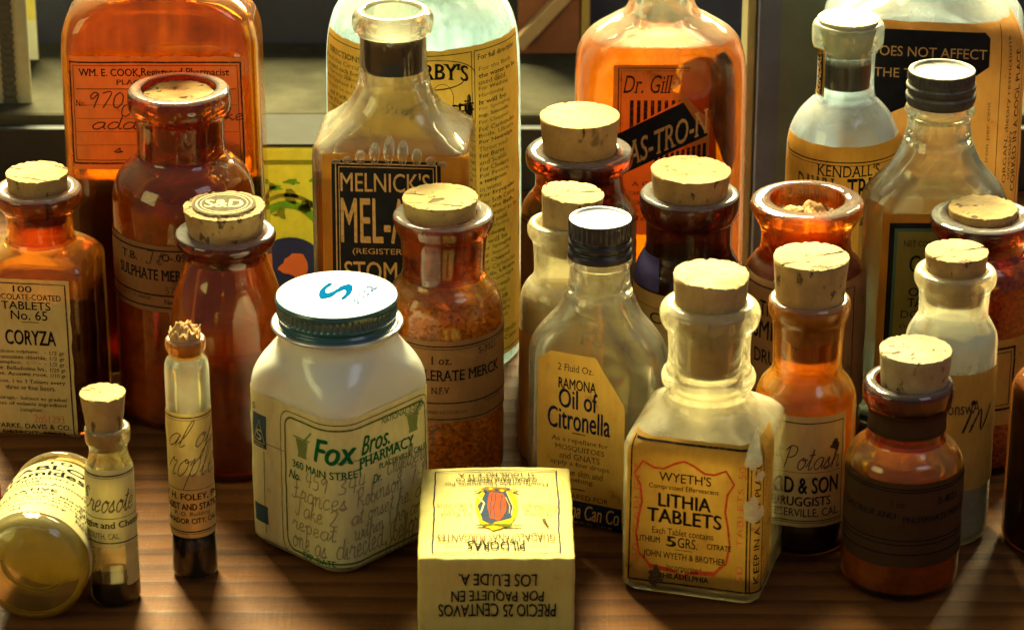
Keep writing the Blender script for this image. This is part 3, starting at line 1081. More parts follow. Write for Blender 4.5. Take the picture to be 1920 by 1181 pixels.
# ------------------------------------------------------------------ big bottles at the back
# flat brown prescription bottle
B = Bottle('flat_amber_bottle', 'large flat brown prescription bottle with a handwritten orange label', Fr(310, 200, 668),
           [(668, 183, 88, 40), (600, 183, 88, 40), (110, 184, 88, 40), (70, 184, 88, 42), (40, 180, 86, 46), (12, 168, 80, 52), (-15, 135, 72, 60), (-40, 70, 66), (-110, 66)],
           AMBG, mats=(GH, GL_n), wall=9, bore=52, neck=-40)
B.fill('liquid', liquid('brown_syrup', (0.10, 0.03, 0.008), 0.3), None, 310)
L = B.label(paper=P_amberp, u0=-172, u1=160, r0=106, r1=318, torn=7, seed=2.2)
L.serif = True
L.frame(-166, 117, 154, 306, 3, I_black)
L.frame(-160, 123, 148, 300, 1.5, I_soft)
L.text('WM. E. COOK,', -92, 137, 116, 16, I_black, bold=0.03)
L.text('Registered Pharmacist', 50, 137, 166, 18, I_black, bold=0.02)
L.text('PLACERVILLE, CAL.', 0, 155, 160, 11, I_black, bold=0.01)
L.seg(-155, 167, 145, 167, 1.8, I_soft)
L.text('No.', -148, 193, 18, 11, I_black)
L.hand('970', -138, 202, 70, 34, I_pen, 2.6)
L.hand('Ox', -76, 218, 40, 24, I_pen, 2.2)
L.hand('adde', -132, 242, 110, 26, I_pen, 2.4)
L.hand('erke', 88, 225, 66, 24, I_pen, 2.0)
for r in (197, 222, 247, 272):
    L.seg(-158, r, 146, r, 0.9, I_soft)
L.hand('s', -90, 286, 18, 16, I_pen, 2)
L.blob(130, 290, 26, 18, P_orange, 3)
L.done()

# pale blue-green cylinder with a long printed label
B = Bottle('aqua_cylinder_bottle', 'tall pale aqua round bottle with white streaks above a wide printed orange label', Fr(795, 250, 645),
           [(645, 178), (600, 180), (200, 182), (90, 181), (40, 174), (5, 158), (-30, 120), (-60, 70), (-130, 66)],
           CLRG, mats=AQU, wall=9, bore=52, neck=-60)
L = B.label(paper=P_gold, u0=-250, u1=250, r0=98, r1=690, torn=4, seed=1.0)
L.serif = True
for a, b in ((-262 + 20, -98), (-92, 100), (106, 244)):
    L.frame(a, 108, b, 680, 1.6, I_black)
L.text("DARBY'S", 22, 146, 140, 30, I_black, bold=0.05, arc=10)
L.line([(22 + 85 * math.cos(t), 150 - 34 * math.sin(t)) for t in [math.pi * q / 20 for q in range(21)]], 1.6, I_black)
L.line([(22 + 60 * math.cos(t), 158 + 12 * math.sin(t)) for t in [math.pi * q / 20 for q in range(21)]], 2.4, I_black)
L.text('Prophylactic', 18, 208, 170, 30, I_black, bold=0.04)
L.line([(40 + 22 * math.cos(t / 10.0), 190 + 30 * math.sin(t / 10.0)) for t in range(64)], 1.2, I_black)
for q, (a, bb, cc) in enumerate(((196, 8, 12), (214, 13, 14), (236, 10, 16), (254, 5, 8))):
    L.blob(93, a, bb * 0.6, cc, I_black, q, 0.2)
L.text('FLUID,', 50, 246, 60, 14, I_black, bold=0.02)
for i, (st, wd) in enumerate((('ACCORDING TO', 110), ('THE DIRECTIONS OF', 150), ('J. DARBY, A. M.', 130), ('For the Use of Schools', 120), ('Hospitals and Families,', 130), ('Fevers, Scarlet', 100),
                              ('and all Contagious', 130), ('diseases; also for', 120), ('Burns and Scalds,', 120), ('Sore Throat,', 90), ('Wounds and', 100), ('Ulcers.', 60))):
    L.text(st, 20 + 8 * (i % 3), 266 + i * 19, wd, 11 if i % 3 else 9, I_black)
L.text('For full directions', 168, 120, 110, 9, I_black, bold=0.01)
wl = ['For the Bath,', 'the water to be', 'used cold.', 'For Washing', 'Hardening', 'It will be', 'For Sponging', 'ing, Smooth', 'For Chapped', 'For Carbuncles', 'Boils, Ulcers,',
      'For Neuralgia', 'Throat wash', 'For Burns', 'and Scalds', 'For Cholera', 'For Fevers,', 'a teaspoon', 'in water', 'For Erysipelas', 'For Soft Corns']
for i in range(42):
    st = wl[i % len(wl)]
    L.text(st, 108 + 6 + min(126, 7.4 * len(st)) / 2, 142 + i * 12.6, min(126, 7.4 * len(st)), 8.5, I_black if i % 3 else I_soft, bold=0.01 if i % 2 else 0.0)
L.text('DIRECTIONS.', -172, 128, 108, 10, I_black, bold=0.01)
wl = ['Read the Circular', 'around each Bottle.', 'The very Sick-room', 'and Typhoid Fever', 'should be sponged', 'and Purified with', 'the Fluid in the', 'proportion of one', 'part to ten of', 'water and the air']
for i in range(40):
    st = wl[i % len(wl)]
    L.text(st, -170 + 4 * (i % 3 - 1), 143 + i * 12.8, 132 - 9 * ((i * 7) % 3), 8.5, I_black if i % 4 else I_soft)
L.done()

# bottle with a torn orange label
B = Bottle('torn_label_bottle', 'clear flask coated inside with orange brown syrup, its label torn down one edge', Fr(1237, 200, 608),
           [(608, 156, 78, 50), (560, 158, 80, 52), (180, 160, 80, 54), (120, 159, 80, 56), (85, 152, 80, 62), (58, 132, 78, 66), (36, 100, 70), (18, 70, 62), (-10, 60), (-90, 58)],
           CLRG, mats=(GK, GC_n), wall=10, bore=46, neck=-10)
B.fill('syrup', liquid('orange_syrup', (0.86, 0.42, 0.03), 0.6, 0.30, (0.88, 0.43, 0.03)), None, 70)
L = Label(lambda u, r, o, f=B.surf(): f(u, r, o * 0 - 0.0024), B.root, name='dried_syrup')
dk = opaque('dried_syrup_dark', (0.020, 0.007, 0.003), 0.3, 0.4, 0.6, 60)
L.poly([(92, 128), (104, 108), (126, 104), (142, 124), (150, 180), (152, 300), (140, 330), (120, 305), (100, 260), (88, 200)], dk)
L.poly([(40, 122), (70, 110), (96, 112), (100, 200), (104, 300), (110, 420), (40, 420), (60, 300), (30, 200)], liquid('thick_syrup', (0.12, 0.022, 0.004), 0.7))
L.done()
L = B.label(paper=paper('dark_orange_paper', (0.50, 0.19, 0.035), 0.5, 0.35), u0=-92, u1=90, r0=122, r1=440,
            edge=lambda v: (0, (-58 - 24 * math.sin(v * 40) * 0.3 if v < 0.12 else (-70 if v < 0.17 else (-52 + (v - 0.17) * 330 if v < 0.30 else 0)))), seed=4)
L.serif = True
L.line([(52, 128), (-82, 128), (-82, 420)], 2.2, I_black)
L.line([(50, 133), (-77, 133), (-77, 420)], 1.2, I_black)
L.text('Dr. Gill', -26, 158, 94, 34, I_black, shear=0.28)
for i in range(8):
    L.poly([(-60 + i * 13, 188), (-53 + i * 13, 188), (-53 + i * 13, 236 - i * 7), (-60 + i * 13, 240 - i * 7)], I_black)
for i in range(10):
    L.poly([(-12 + i * 10, 296 - i * 3), (-6 + i * 10, 294 - i * 3), (-6 + i * 10, 312), (-12 + i * 10, 312)], I_black)
L.frame(-64, 184, 86, 316, 1.4, I_black) if False else None
L.poly([(-92, 256), (40, 192), (68, 232), (86, 240), (86, 254), (-92, 336)], P_black)
L.lay()
L.text('GAS-TRO-N', 2, 262, 170, 46, I_tanp, bold=0.02, slope=-0.44)
L.lay(-1)
L.text('Reg. Formula', 42, 322, 92, 11, I_black, shear=0.15)
L.text('A Compound', 0, 346, 110, 11, I_black)
for i, st in enumerate(('Cascara, Pepsin', 'Cascarin, and', 'Capsicum, Sali-', 'cylate.')):
    L.text(st, -30, 362 + i * 16, 118 - 12 * (i % 2), 11, I_black)
L.text('DR. GILLS', 10, 436, 120, 14, I_black) if False else None
L.done()
# torn-off paper lip
L = B.label(paper=P_yellow, u0=26, u1=42, r0=120, r1=168, edge=lambda v: (8 - 20 * v, -14 * v), torn=5, seed=8, name='torn_edge')
L.done()

# big square bottle in the corner with the black and orange label
B = Bottle('square_aqua_bottle', 'large square pale aqua bottle with a black and orange printed label', Fr(1722, 200, 588),
           [(588, 186, 150, 70), (540, 188, 152, 70), (90, 190, 152, 70), (60, 190, 152, 70), (30, 182, 148, 72), (0, 158, 135, 78), (-30, 110, 100), (-55, 70), (-130, 66)],
           CLRG, rot=-8, mats=(GW, GQ_n), wall=10, bore=52, neck=-60)
L = B.label(paper=P_orange, u0=-150, u1=240, r0=46, r1=470, torn=3, seed=6)
L.poly([(-140, 60), (118, 60), (128, 70), (128, 120), (90, 150), (-60, 218), (-140, 236)], P_black)
L.lay()
L.text('DOES NOT AFFECT', 14, 98, 218, 18, I_tanp)
L.text('THE TEETH', -20, 138, 130, 17, I_tanp)
L.lay(-1)
L.text('GUDE', -10, 240, 190, 44, I_palered, bold=0.01, slope=-0.1)
L.text('IRON', 30, 300, 150, 60, I_red, bold=0.02)
L.seg(150, 50, 150, 440, 1.4, I_black)
L.seg(206, 50, 206, 440, 1.4, I_black)
L.text('CORKED IN A COOL PLACE.', 192, 225, 270, 13, I_black, rot=-90, bold=0.01)
L.text('ORGAN, dietary restrictions', 170, 205, 270, 11, I_black, rot=-90)
L.text('unnecessary', 181, 290, 90, 9, I_black, rot=-90)
L.text('and iron per cent', 132, 260, 150, 9, I_soft, rot=-90)
L.done()

# ------------------------------------------------------------------ second row
# black-labelled sloped bottle
B = Bottle('black_label_bottle', 'clear sloped-shoulder bottle with a black label in tan capitals and a black stopper', Fr(740, 250, 758),
           [(758, 143, 108, 26), (720, 145, 110, 26), (285, 146, 110, 26), (262, 146, 110, 28), (246, 141, 106, 32), (226, 118, 92, 44), (200, 92, 78, 58), (170, 74, 70, 66), (140, 66), (100, 63), (62, 64), (58, 72),
            (48, 76), (34, 77), (24, 73), (18, 66, 'c')],
           CLRG, rot=-4, mats=CLR, wall=9, bore=53, neck=150)
B.cork(C_k, 58, 128, 55, 54, seed=2, name='stopper')
fl = opaque('stopper_film', (0.55, 0.5, 0.36), 0.7)
B.fill('dried_syrup', liquid('amber_syrup', (0.86, 0.50, 0.16), 0.6), None, 292)
L = B.label(paper=P_gold, u0=-126, u1=168, r0=292, r1=690, torn=0)
L.patch(-108, 302, 98, 690, P_black)
L.lay()
L.frame(-100, 308, 90, 688, 2.2, I_tanp)
L.seg(-94, 314, 84, 314, 1.5, I_tanp)
L.seg(-94, 314, -94, 688, 1.5, I_tanp)
L.seg(84, 314, 84, 688, 1.5, I_tanp)
L.text("MELNICK'S", -7, 342, 168, 36, I_tanp, bold=0.012)
L.text('MEL-ARO', 4, 414, 190, 84, I_tanp, bold=0.022)
L.text('(REGISTERED)', -8, 473, 124, 14, I_tanp, bold=0.008)
L.text('STOMACH', 4, 510, 180, 38, I_tanp, bold=0.016)
L.text('REMEDY', 0, 570, 150, 36, I_tanp, bold=0.016)
L.done()
# moulded ribs on the shoulder
bm = bmesh.new()
for i, (u, h0) in enumerate(((-98, 10), (-76, 16), (-52, 26), (-26, 38), (0, 48), (26, 42), (52, 30), (78, 18), (100, 10))):
    f = B.surf()
    n_ = 12
    cent = []
    for q in range(n_):
        row = 272 - h0 * q / (n_ - 1)
        zq = B.fr.z(row, -0.0)
        a, bb, r = B.at(B.outer, zq)[1:4]
        x, y, nx, ny = perim(a, bb, r, u / B.fr.k(zq))
        cent.append(Vector((x, y, zq)))
    prev = None
    for q, cpt in enumerate(cent):
        rad = 0.0013 * math.sqrt(math.sin(math.pi * (q + 0.35) / (n_ - 0.3)))
        ring = [bm.verts.new(cpt + Vector((1.5 * rad * math.cos(t), -rad * 0.9 * math.sin(t), 0.3 * rad * math.sin(t)))) for t in [2 * math.pi * w / 10 for w in range(10)]]
        if prev:
            for w in range(10):
                bm.faces.new((prev[w], prev[(w + 1) % 10], ring[(w + 1) % 10], ring[w]))
        prev = ring
link('shoulder_ribs', bm, GM, B.root)

# tall amber wide-mouth with the big cork
B = Bottle('amber_wide_mouth_bottle', 'dark amber wide-mouth bottle with the tallest clean cork, behind the small clear bottle', Fr(1086, 330, 705),
           [(705, 106), (680, 108), (420, 109), (390, 107), (372, 98), (360, 88, 'c'), (345, 83), (318, 84), (312, 92), (305, 99), (290, 101), (284, 100), (280, 96, 'c')],
           AMBG, mats=DRK, wall=8, bore=67, neck=358)
B.cork(C_e, 216, 330, 75, 64, seed=1, rough=0.4)
B.fill('powder', powder('dark_brown_powder', (0.09, 0.035, 0.02), 0.85), None, 395)
L = B.label(paper=P_brown, u0=-150, u1=150, r0=432, r1=640)
L.seg(-148, 440, 148, 440, 2, I_black)
L.text('POTASS. BROMID', -20, 466, 170, 13, I_black, bold=0.01)
L.text('MERCK', 0, 500, 70, 13, I_black)
L.seg(-148, 560, 148, 560, 2, I_black)
L.done()

# amber with cork and yellow label, a blue reflection painted above it
B = Bottle('amber_yellow_label_bottle', 'dark amber bottle with a dusty cork, a yellow label and a painted blue reflection', Fr(1292, 420, 762),
           [(762, 100), (740, 102), (530, 102), (508, 100), (488, 93), (474, 84, 'c'), (455, 80), (412, 82), (402, 88), (388, 93), (372, 94), (364, 93), (360, 88, 'c')],
           AMBG, mats=DRK, wall=8, bore=66, neck=470)
B.cork(C_f, 318, 420, 75, 63, seed=5, rough=0.7, tilt=(0, 1.5))
B.fill('powder', powder('dark_red_powder', (0.16, 0.045, 0.018), 0.85), None, 470)
L = B.label(paper=P_yellow, u0=-160, u1=160, r0=560, r1=720)
L.lay()
L.patch(-160, 500, -62, 556, opaque('violet_blue_reflection', (0.05, 0.045, 0.16), 0.6))  # blue reflection on the glass, painted as a coloured patch
L.seg(-160, 586, 160, 586, 2, I_palered)
L.text('Co', -56, 604, 50, 20, I_black)
L.text('DORA DRUG', 20, 604, 110, 20, I_black)
L.done()

# open, lidless amber
B = Bottle('open_amber_bottle', 'bright orange amber bottle with a wide open flared lip and broken cork inside', Fr(1512, 430, 800),
           [(800, 112), (780, 114), (530, 115), (505, 112), (487, 102), (476, 90, 'c'), (460, 85), (436, 84), (418, 90), (402, 99), (392, 105), (382, 106.5), (376, 104), (373, 98, 'c')],
           AMBG, mats=(GA, glass('orange_lip_glass', (0.93, 0.46, 0.12), 0.02, (0.60, 0.22, 0.04), 0.36, 0.14, (0.45, 0.40, 0.34))), wall=8, bore=70, neck=474)
B.cork(C_r, 398, 440, 60, 62, seed=6, rough=2.2, crumble=0.0018, dip=0.007)
B.fill('powder', powder('orange_powder', (0.50, 0.16, 0.05), 0.85), None, 470)
L = B.label(paper=P_dull, u0=-170, u1=170, r0=540, r1=790)
L.line([(-168, 552), (60, 552), (96, 552), (96, 770)], 2.5, I_black)
L.text('TINCT.', -60, 590, 80, 28, I_black, bold=0.02)
L.text('SMITH', -70, 630, 90, 36, I_black, bold=0.02)
L.text('DRUGS', -70, 680, 80, 26, I_black, bold=0.02)
L.done()

# round greyish bottle
B = Bottle('round_shoulder_bottle', 'grey aqua round-shouldered bottle with a dusty flush cork and tan label', Fr(1582, 250, 694),
           [(694, 102), (670, 105), (290, 106), (262, 105), (236, 99), (212, 86), (194, 70), (183, 57, 'c'), (160, 53), (110, 53), (92, 55), (86, 62), (78, 67), (52, 68), (44, 66), (40, 62, 'c')],
           CLRG, mats=GRY, wall=7, bore=44, neck=178)
B.cork(opaque('dusty_cork_top', (0.55, 0.50, 0.30), 0.9, 0.1, 0.3, 200, bump=0.0004), 33, 98, 58, 43, seed=8, rough=0.5)
B.cork(C_k, 112, 158, 46, 45.5, seed=2, name='stopper')
L = B.label(paper=P_gold, u0=-162, u1=162, r0=278, r1=640, torn=2, seed=3)
L.serif = True
L.line([(-150, 298), (-140, 306), (140, 306), (150, 298)], 2.4, I_black)
L.line([(-140, 312), (140, 312)], 1.2, I_black)
L.text("KENDALL'S", 2, 322, 122, 22, I_black, bold=0.008)
L.text('DAWN', -64, 356, 76, 40, I_soft, bold=0.03)
L.text('TREE', 34, 356, 70, 40, I_black, bold=0.03)
L.text('BALSAM', 0, 408, 130, 30, I_black, bold=0.02)
L.done()
L = B.label(paper=P_tan, u0=-88, u1=-50, r0=96, r1=196, name='neck_label')
L.patch(-82, 100, -56, 192, P_black)
L.lay()
L.text('KENDALL', -69, 146, 82, 16, I_tanp, rot=-90, bold=0.02)
L.done()

# flask with a black dusty screw cap at the back
CAP_black = opaque('black_cap_paint', (0.020, 0.021, 0.026), 0.6, 0.25, 0.4, 150, dust=0.4)
CAP_shiny = opaque('shiny_black_cap', (0.010, 0.011, 0.022), 0.3, 0.4, 0.4, 150)
CAP_lid = opaque('worn_cap_top', (0.11, 0.11, 0.15), 0.45, 0.3, 0.5, 90)


def screw_cap(B, rows, mats, name='screw_cap', knurl=44, depth=0.00035, kz=(0, 1), top_mat=None, dish=0.0009):
    """rows: (row, half width) from the skirt up to the rim; the top is slightly dished."""
    fr = B.fr
    secs = [(fr.z(r), w / fr.k(fr.z(r))) for r, w in rows]
    fine = []
    for i in range(len(secs) - 1):
        for q in range(4):
            u = q / 4
            u2 = u * u * (3 - 2 * u)
            fine.append((secs[i][0] + (secs[i + 1][0] - secs[i][0]) * u, secs[i][1] + (secs[i + 1][1] - secs[i][1]) * u2))
    fine.append(secs[-1])
    z0, z1 = fr.z(kz[0]), fr.z(kz[1])
    n = knurl * 6
    bm = bmesh.new()
    rings = []
    for z, r in fine:
        kn = depth if min(z0, z1) <= z <= max(z0, z1) else 0.0
        rings.append([bm.verts.new(((r - kn * (0.5 + 0.5 * math.cos(knurl * t))) * math.cos(t), (r - kn * (0.5 + 0.5 * math.cos(knurl * t))) * math.sin(t), z))
                      for t in [2 * math.pi * q / n for q in range(n)]])
    zt, rt_ = fine[-1]
    ntop = len(rings)
    for f, dz in ((0.985, 0.00025), (0.95, 0.0004), (0.86, 0.0004), (0.83, 0.0004 - dish * 0.6), (0.78, 0.0004 - dish), (0.5, 0.0004 - dish), (0.2, 0.0004 - dish)):
        rings.append([bm.verts.new((rt_ * f * math.cos(t), rt_ * f * math.sin(t), zt + dz)) for t in [2 * math.pi * q / n for q in range(n)]])
    for q in range(len(rings) - 1):
        for w in range(n):
            fc = bm.faces.new((rings[q][w], rings[q][(w + 1) % n], rings[q + 1][(w + 1) % n], rings[q + 1][w]))
            fc.material_index = 1 if (top_mat and q >= ntop + top_mat - 1) else 0
    bm.faces.new(rings[-1]).material_index = 1 if top_mat else 0
    return link(name, bm, mats, B.root)


B = Bottle('black_capped_flask', 'dusty clear flask with a ribbed black screw cap and framed green label', Fr(1757, 300, 772),
           [(772, 132, 66, 40), (740, 134, 68, 42), (420, 136, 70, 44), (385, 136, 70, 46), (360, 130, 68, 50), (335, 112, 66, 56), (305, 86, 62), (275, 70), (250, 62), (222, 59), (214, 62), (206, 66), (198, 64), (190, 58), (150, 56, 'c')],
           CLRG, mats=(GK, GC_n), wall=8, bore=44, neck=262)
screw_cap(B, [(192, 62), (184, 65), (176, 66), (170, 61), (164, 65), (158, 66), (153, 62), (148, 63), (132, 63)], [CAP_black, CAP_black], kz=(147, 134), knurl=40)
B.fill('liquid', liquid('grey_oil', (0.80, 0.76, 0.66), 0.6), None, 352)
P_olive = paper('olive_label_paper', (0.26, 0.22, 0.06), 0.6, 0.3)
L = B.label(paper=P_gold, u0=-106, u1=140, r0=402, r1=760)
L.serif = True
L.patch(-92, 418, 134, 750, P_black)
L.lay()
L.patch(-82, 428, 128, 745, opaque('green_border_print', (0.05, 0.10, 0.06), 0.5))
L.lay()
L.patch(-76, 434, 124, 742, P_olive)
L.lay()
L.text('NET CONTENTS', -18, 456, 92, 11, I_black)
L.text('CASTOR', 10, 494, 122, 32, I_black, bold=0.02)
L.text('OIL', -30, 546, 40, 16, I_black, bold=0.02)
L.text('TASTELESS', 0, 566, 100, 16, I_black, bold=0.02)
L.text('DOSE', -34, 588, 56, 14, I_black)
for q in range(3):
    L.text(('One tablespoonful', 'for adults, children', 'one teaspoonful')[q], -4, 612 + 16 * q, 120, 9, I_black)
L.done()

# ------------------------------------------------------------------ third row
# round amber with the sunken cork
B = Bottle('sunken_cork_amber_bottle', 'large round amber bottle with a flat cork sunk inside its thick lip, brown label', Fr(341, 300, 759),
           [(759, 130), (735, 133), (380, 134), (352, 132), (325, 122), (305, 105), (293, 89, 'c'), (282, 83), (225, 83), (212, 86), (204, 94), (196, 97), (178, 97), (170, 95), (165, 90, 'c')],
           AMBG, mats=AMB, wall=8, bore=70, neck=290)
B.cork(C_a, 173, 262, 68, 66, seed=11, rough=1.0, dip=0.002)
B.fill('powder', powder('orange_white_powder', (0.95, 0.60, 0.22), 0.85, 0.6, 70), None, 340, lump=0.004, seed=2)
L = B.label(paper=P_dull, u0=-200, u1=170, r0=462, r1=588, torn=2)
L.serif = True
for r, wd in ((472, 3), (556, 3), (578, 2.5)):
    L.seg(-198, r, 168, r, wd, I_black)
L.text('T.B.', -104, 489, 40, 14, I_black, bold=0.01)
L.hand('Tt', -66, 498, 34, 26, I_pen, 2)
L.text('O-.0922', 2, 484, 66, 14, I_black, bold=0.02)
L.text('SULPHATE MERCK', -50, 518, 168, 20, I_black, bold=0.03)
L.text('57175', -4, 546, 46, 14, I_soft)
L.text('New York', 0, 567, 60, 9, I_black)
L.faded(-130, -60, 563, 6, I_soft, 3)
L.done()

# square amber at the edge with the cream label
B = Bottle('square_amber_bottle', 'square amber bottle with a cracked cork and a tall cream label in black print', Fr(84, 560, 782),
           [(782, 98, 82, 18), (760, 101, 85, 18), (500, 102, 86, 20), (484, 101, 85, 24), (468, 94, 78, 34), (456, 80, 72, 50), (448, 66, 'c'), (436, 62), (402, 63), (388, 70), (376, 80), (366, 83), (356, 82), (350, 76, 'c')],
           AMBG, rot=-7, mats=(GL, GA_n), wall=8, bore=52, neck=446)
B.cork(C_c, 322, 410, 58, 50, seed=3, rough=0.8)
B.fill('tablets', powder('dark_tablets', (0.16, 0.05, 0.018), 0.4, 0.7, 200, 0.002), None, 530, lump=0.002)
L = B.label(shift=15, paper=P_cream, u0=-102, u1=58, r0=524, r1=832, torn=2, seed=2)
L.line([(-100, 532), (50, 532), (50, 824), (-100, 824)], 2.6, I_black)
sl = 0.0
for st, u, r, wd, h, b in (('100', -32, 542, 36, 12, .01), ('CHOCOLATE-COATED', -32, 557, 146, 11, .015), ('TABLETS', -27, 573, 94, 15, .01), ('No. 65', -22, 591, 70, 17, .01),
                           ('CORYZA', -22, 633, 96, 27, .045)):
    L.text(st, u, r, wd, h, I_black, bold=b)
L.seg(-38, 604, -4, 604, 1.2, I_black)
for q, (a, b) in enumerate((('Quinine sulphate,   -', '1/2 gr.'), ('Ammonium chloride,', '1/2 gr.'), ('Camphor,  -  -  -  -', '1/2 gr.'), ('Ext. Belladonna lvs.,', '1/20 gr.'), ('Ext. Aconite root,', '1/10 gr.'))):
    L.text(a, -94, 660 + q * 10.4, 100, 8, I_black, left=True, serif=True)
    L.text(b, 28, 661 + q * 10.4, 32, 9, I_black, serif=True)
for q, (st, wd) in enumerate((('Dose, 1 to 3 Tablets every', 136), ('three or four hours.', 96), ('', 0), ('Storage.- Subject to gradual', 138), ('loss of volatile ingredient', 136), ('camphor.', 44))):
    if st:
        L.text(st, -28, 716 + q * 10.5, wd, 8.5, I_black, serif=True)
L.text('2oS1293', 4, 780, 58, 9, I_palered)
for q, (st, wd, h) in enumerate((('PARKE, DAVIS & CO.', 142, 13), ('DETROIT, MICH.', 122, 12), ('U. S. A.', 60, 11))):
    L.text(st, -26 + (6 if q == 2 else 0), 793 + q * 13.5, wd, h * 0.8, I_black, bold=0.02)
L.done()

# milk-bottle shaped amber with stamped cork
B = Bottle('stamped_cork_amber_bottle', 'smooth brown amber jar with sloping shoulders and a stamped, dark-speckled cork', Fr(427, 560, 862),
           [(862, 106), (840, 109), (640, 110), (595, 108), (560, 102), (525, 92), (495, 81), (478, 76), (466, 78), (458, 88), (448, 94), (440, 95), (434, 92), (432, 86, 'c')],
           AMBG, mats=(GA, GD_n), wall=8, bore=62, neck=480)
B.cork(C_b, 386, 478, 77, 62, seed=14, rough=1.2)
zt = B.fr.z(386)
kk = B.fr.k(zt)
L = Label(lambda u, r, o: Vector((u / kk, -r / kk, zt + 0.0006 + o)), B.root, name='cork_stamp')
I_stamp = ink('pale_stamp', (0.62, 0.52, 0.30), 0.3)
I_stampd = ink('grey_stamp', (0.12, 0.10, 0.07), 0.35)
L.poly([(60 * math.cos(-t * 0.2), 60 * math.sin(-t * 0.2)) for t in range(32)], I_stampd)
L.lay()
L.line([(52 * math.cos(t * 0.2), 52 * math.sin(t * 0.2)) for t in range(33)], 3, I_stamp)
L.line([(44 * math.cos(t * 0.2), 44 * math.sin(t * 0.2)) for t in range(33)], 2, I_stamp)
L.text('S&D', 0, 0, 70, 38, I_stamp, bold=0.05)
L.done()
B.fill('powder', powder('brown_powder', (0.60, 0.25, 0.06), 0.85, 0.35), None, 640, lump=0.0006)
L = B.label(paper=glass('label_ghost', (0.75, 0.6, 0.45), 0.25, (0.35, 0.16, 0.06), 0.9, 0.0), u0=-30, u1=90, r0=668, r1=880, name='label_ghost', torn=4)
L.done()

# amber crystals with merck label
B = Bottle('crystal_amber_bottle', 'amber bottle full of glinting crystals with a plain cork and a wide brown label', Fr(833, 600, 872),
           [(872, 106), (850, 109), (580, 110), (556, 107), (534, 97), (521, 85), (512, 79, 'c'), (495, 77), (450, 81), (434, 85), (424, 91), (408, 95), (402, 94), (398, 89, 'c')],
           AMBG, mats=(GL, GA_n), wall=8, bore=63, neck=510)
B.cork(C_c, 369, 470, 71, 60, seed=21, rough=0.8, px=-6)
B.fill('crystals', crystals('amber_crystals', (0.98, 0.55, 0.14)), None, 548, lump=0.003)
L = B.label(paper=P_dull, u0=-170, u1=190, r0=640, r1=792)
L.serif = True
for r, wd in ((650, 2.4), (655, 1.2), (756, 2.4), (786, 2)):
    L.seg(-168, r, 188, r, wd, I_black)
L.text('1 oz.', -4, 676, 38, 14, I_black, bold=0.01)
L.text('S-3021', 92, 664, 46, 12, I_black)
L.text('VALERATE MERCK', 28, 704, 190, 20, I_black, bold=0.03)
L.text('N.F.V', -6, 732, 34, 12, I_black, bold=0.02)
L.text('New York', 104, 760, 50, 8, I_soft)
L.text('Illuminants and Disinfectant', 0, 772, 90, 7, I_soft)
L.done()

# small clear bottle with a leaning cork
B = Bottle('small_clear_bottle', 'small clear bottle of white powder with a cork leaning to one side', Fr(1054, 520, 850),
           [(850, 76), (830, 79), (560, 79), (545, 76), (530, 68), (520, 58, 'c'), (508, 53), (458, 55), (448, 58), (436, 65), (424, 66), (416, 62), (414, 58, 'c')],
           CLRG, mats=MLK, wall=7, bore=48, neck=518)
B.cork(C_d, 360, 470, 59, 46, seed=31, rough=1.1, px=14, tilt=(0, 5))
B.fill('powder', powder('tan_powder', (0.66, 0.50, 0.26), 0.5, 0.25), None, 548)
L = B.label(paper=P_orange, u0=-128, u1=128, r0=640, r1=880, torn=3)
L.done()

# crystal bottle at the edge
B = Bottle('dusty_lip_amber_bottle', 'dark amber bottle of orange flakes with a cork disc sunk into a broad dusty lip', Fr(1838, 480, 850),
           [(850, 106), (830, 108), (520, 108), (500, 105), (484, 96), (474, 86, 'c'), (460, 80), (446, 81), (434, 90), (424, 96), (412, 98), (405, 96), (402, 90, 'c')],
           AMBG, mats=DRK, wall=8, bore=66, neck=472)
B.cork(C_a, 388, 450, 64, 62, seed=41, rough=1.4)
B.fill('flakes', crystals('orange_flakes', (0.98, 0.50, 0.09)), None, 500, lump=0.003)
L = B.label(paper=P_tan, u0=-140, u1=140, r0=640, r1=800)
L.frame(-130, 656, 64, 770, 4, I_black)
L.frame(-122, 664, 56, 762, 1.5, I_black)
L.done()

# ------------------------------------------------------------------ front rows
# citronella flask
B = Bottle('insect_oil_flask', 'clear flask with a glossy black screw cap and a cut-corner tan label in blue print', Fr(1122, 700, 962),
           [(962, 126, 62, 46), (940, 130, 66, 50), (690, 131, 67, 52), (660, 131, 67, 54), (636, 125, 66, 56), (612, 108, 66, 58), (585, 84, 64), (560, 69), (535, 60), (500, 56), (494, 57), (488, 61), (478, 61), (470, 55), (440, 52, 'c')],
           CLRG, rot=-24, mats=(GK, GC_n), wall=8, bore=42, neck=545)
screw_cap(B, [(478, 61), (468, 61), (462, 56), (456, 60), (450, 60), (446, 56), (440, 59), (410, 60)], [CAP_shiny, CAP_lid], kz=(439, 414), knurl=34, depth=0.0005, top_mat=3, dish=0.0006)
B.fill('liquid', liquid('dried_oil', (0.90, 0.86, 0.74), 0.7), None, 880)
L = B.label(paper=P_tan, u0=-96, u1=82, r0=668, r1=960, edge=lambda v: (26 * max(0, 1 - v * 14), -60 * max(0, 1 - v * 3.6)))
for st, u, r, wd, h, b, m in (('2 Fluid Oz.', -18, 694, 72, 13, .0, I_black), ('RAMONA', -14, 724, 76, 20, .04, I_black), ('Oil of', -12, 752, 78, 36, .035, I_blue), ('Citronella', -10, 790, 126, 40, .035, I_blue)):
    L.text(st, u, r, wd, h, m, bold=b, serif=(b == 0.0))
L.seg(-24, 815, 4, 815, 2, I_black)
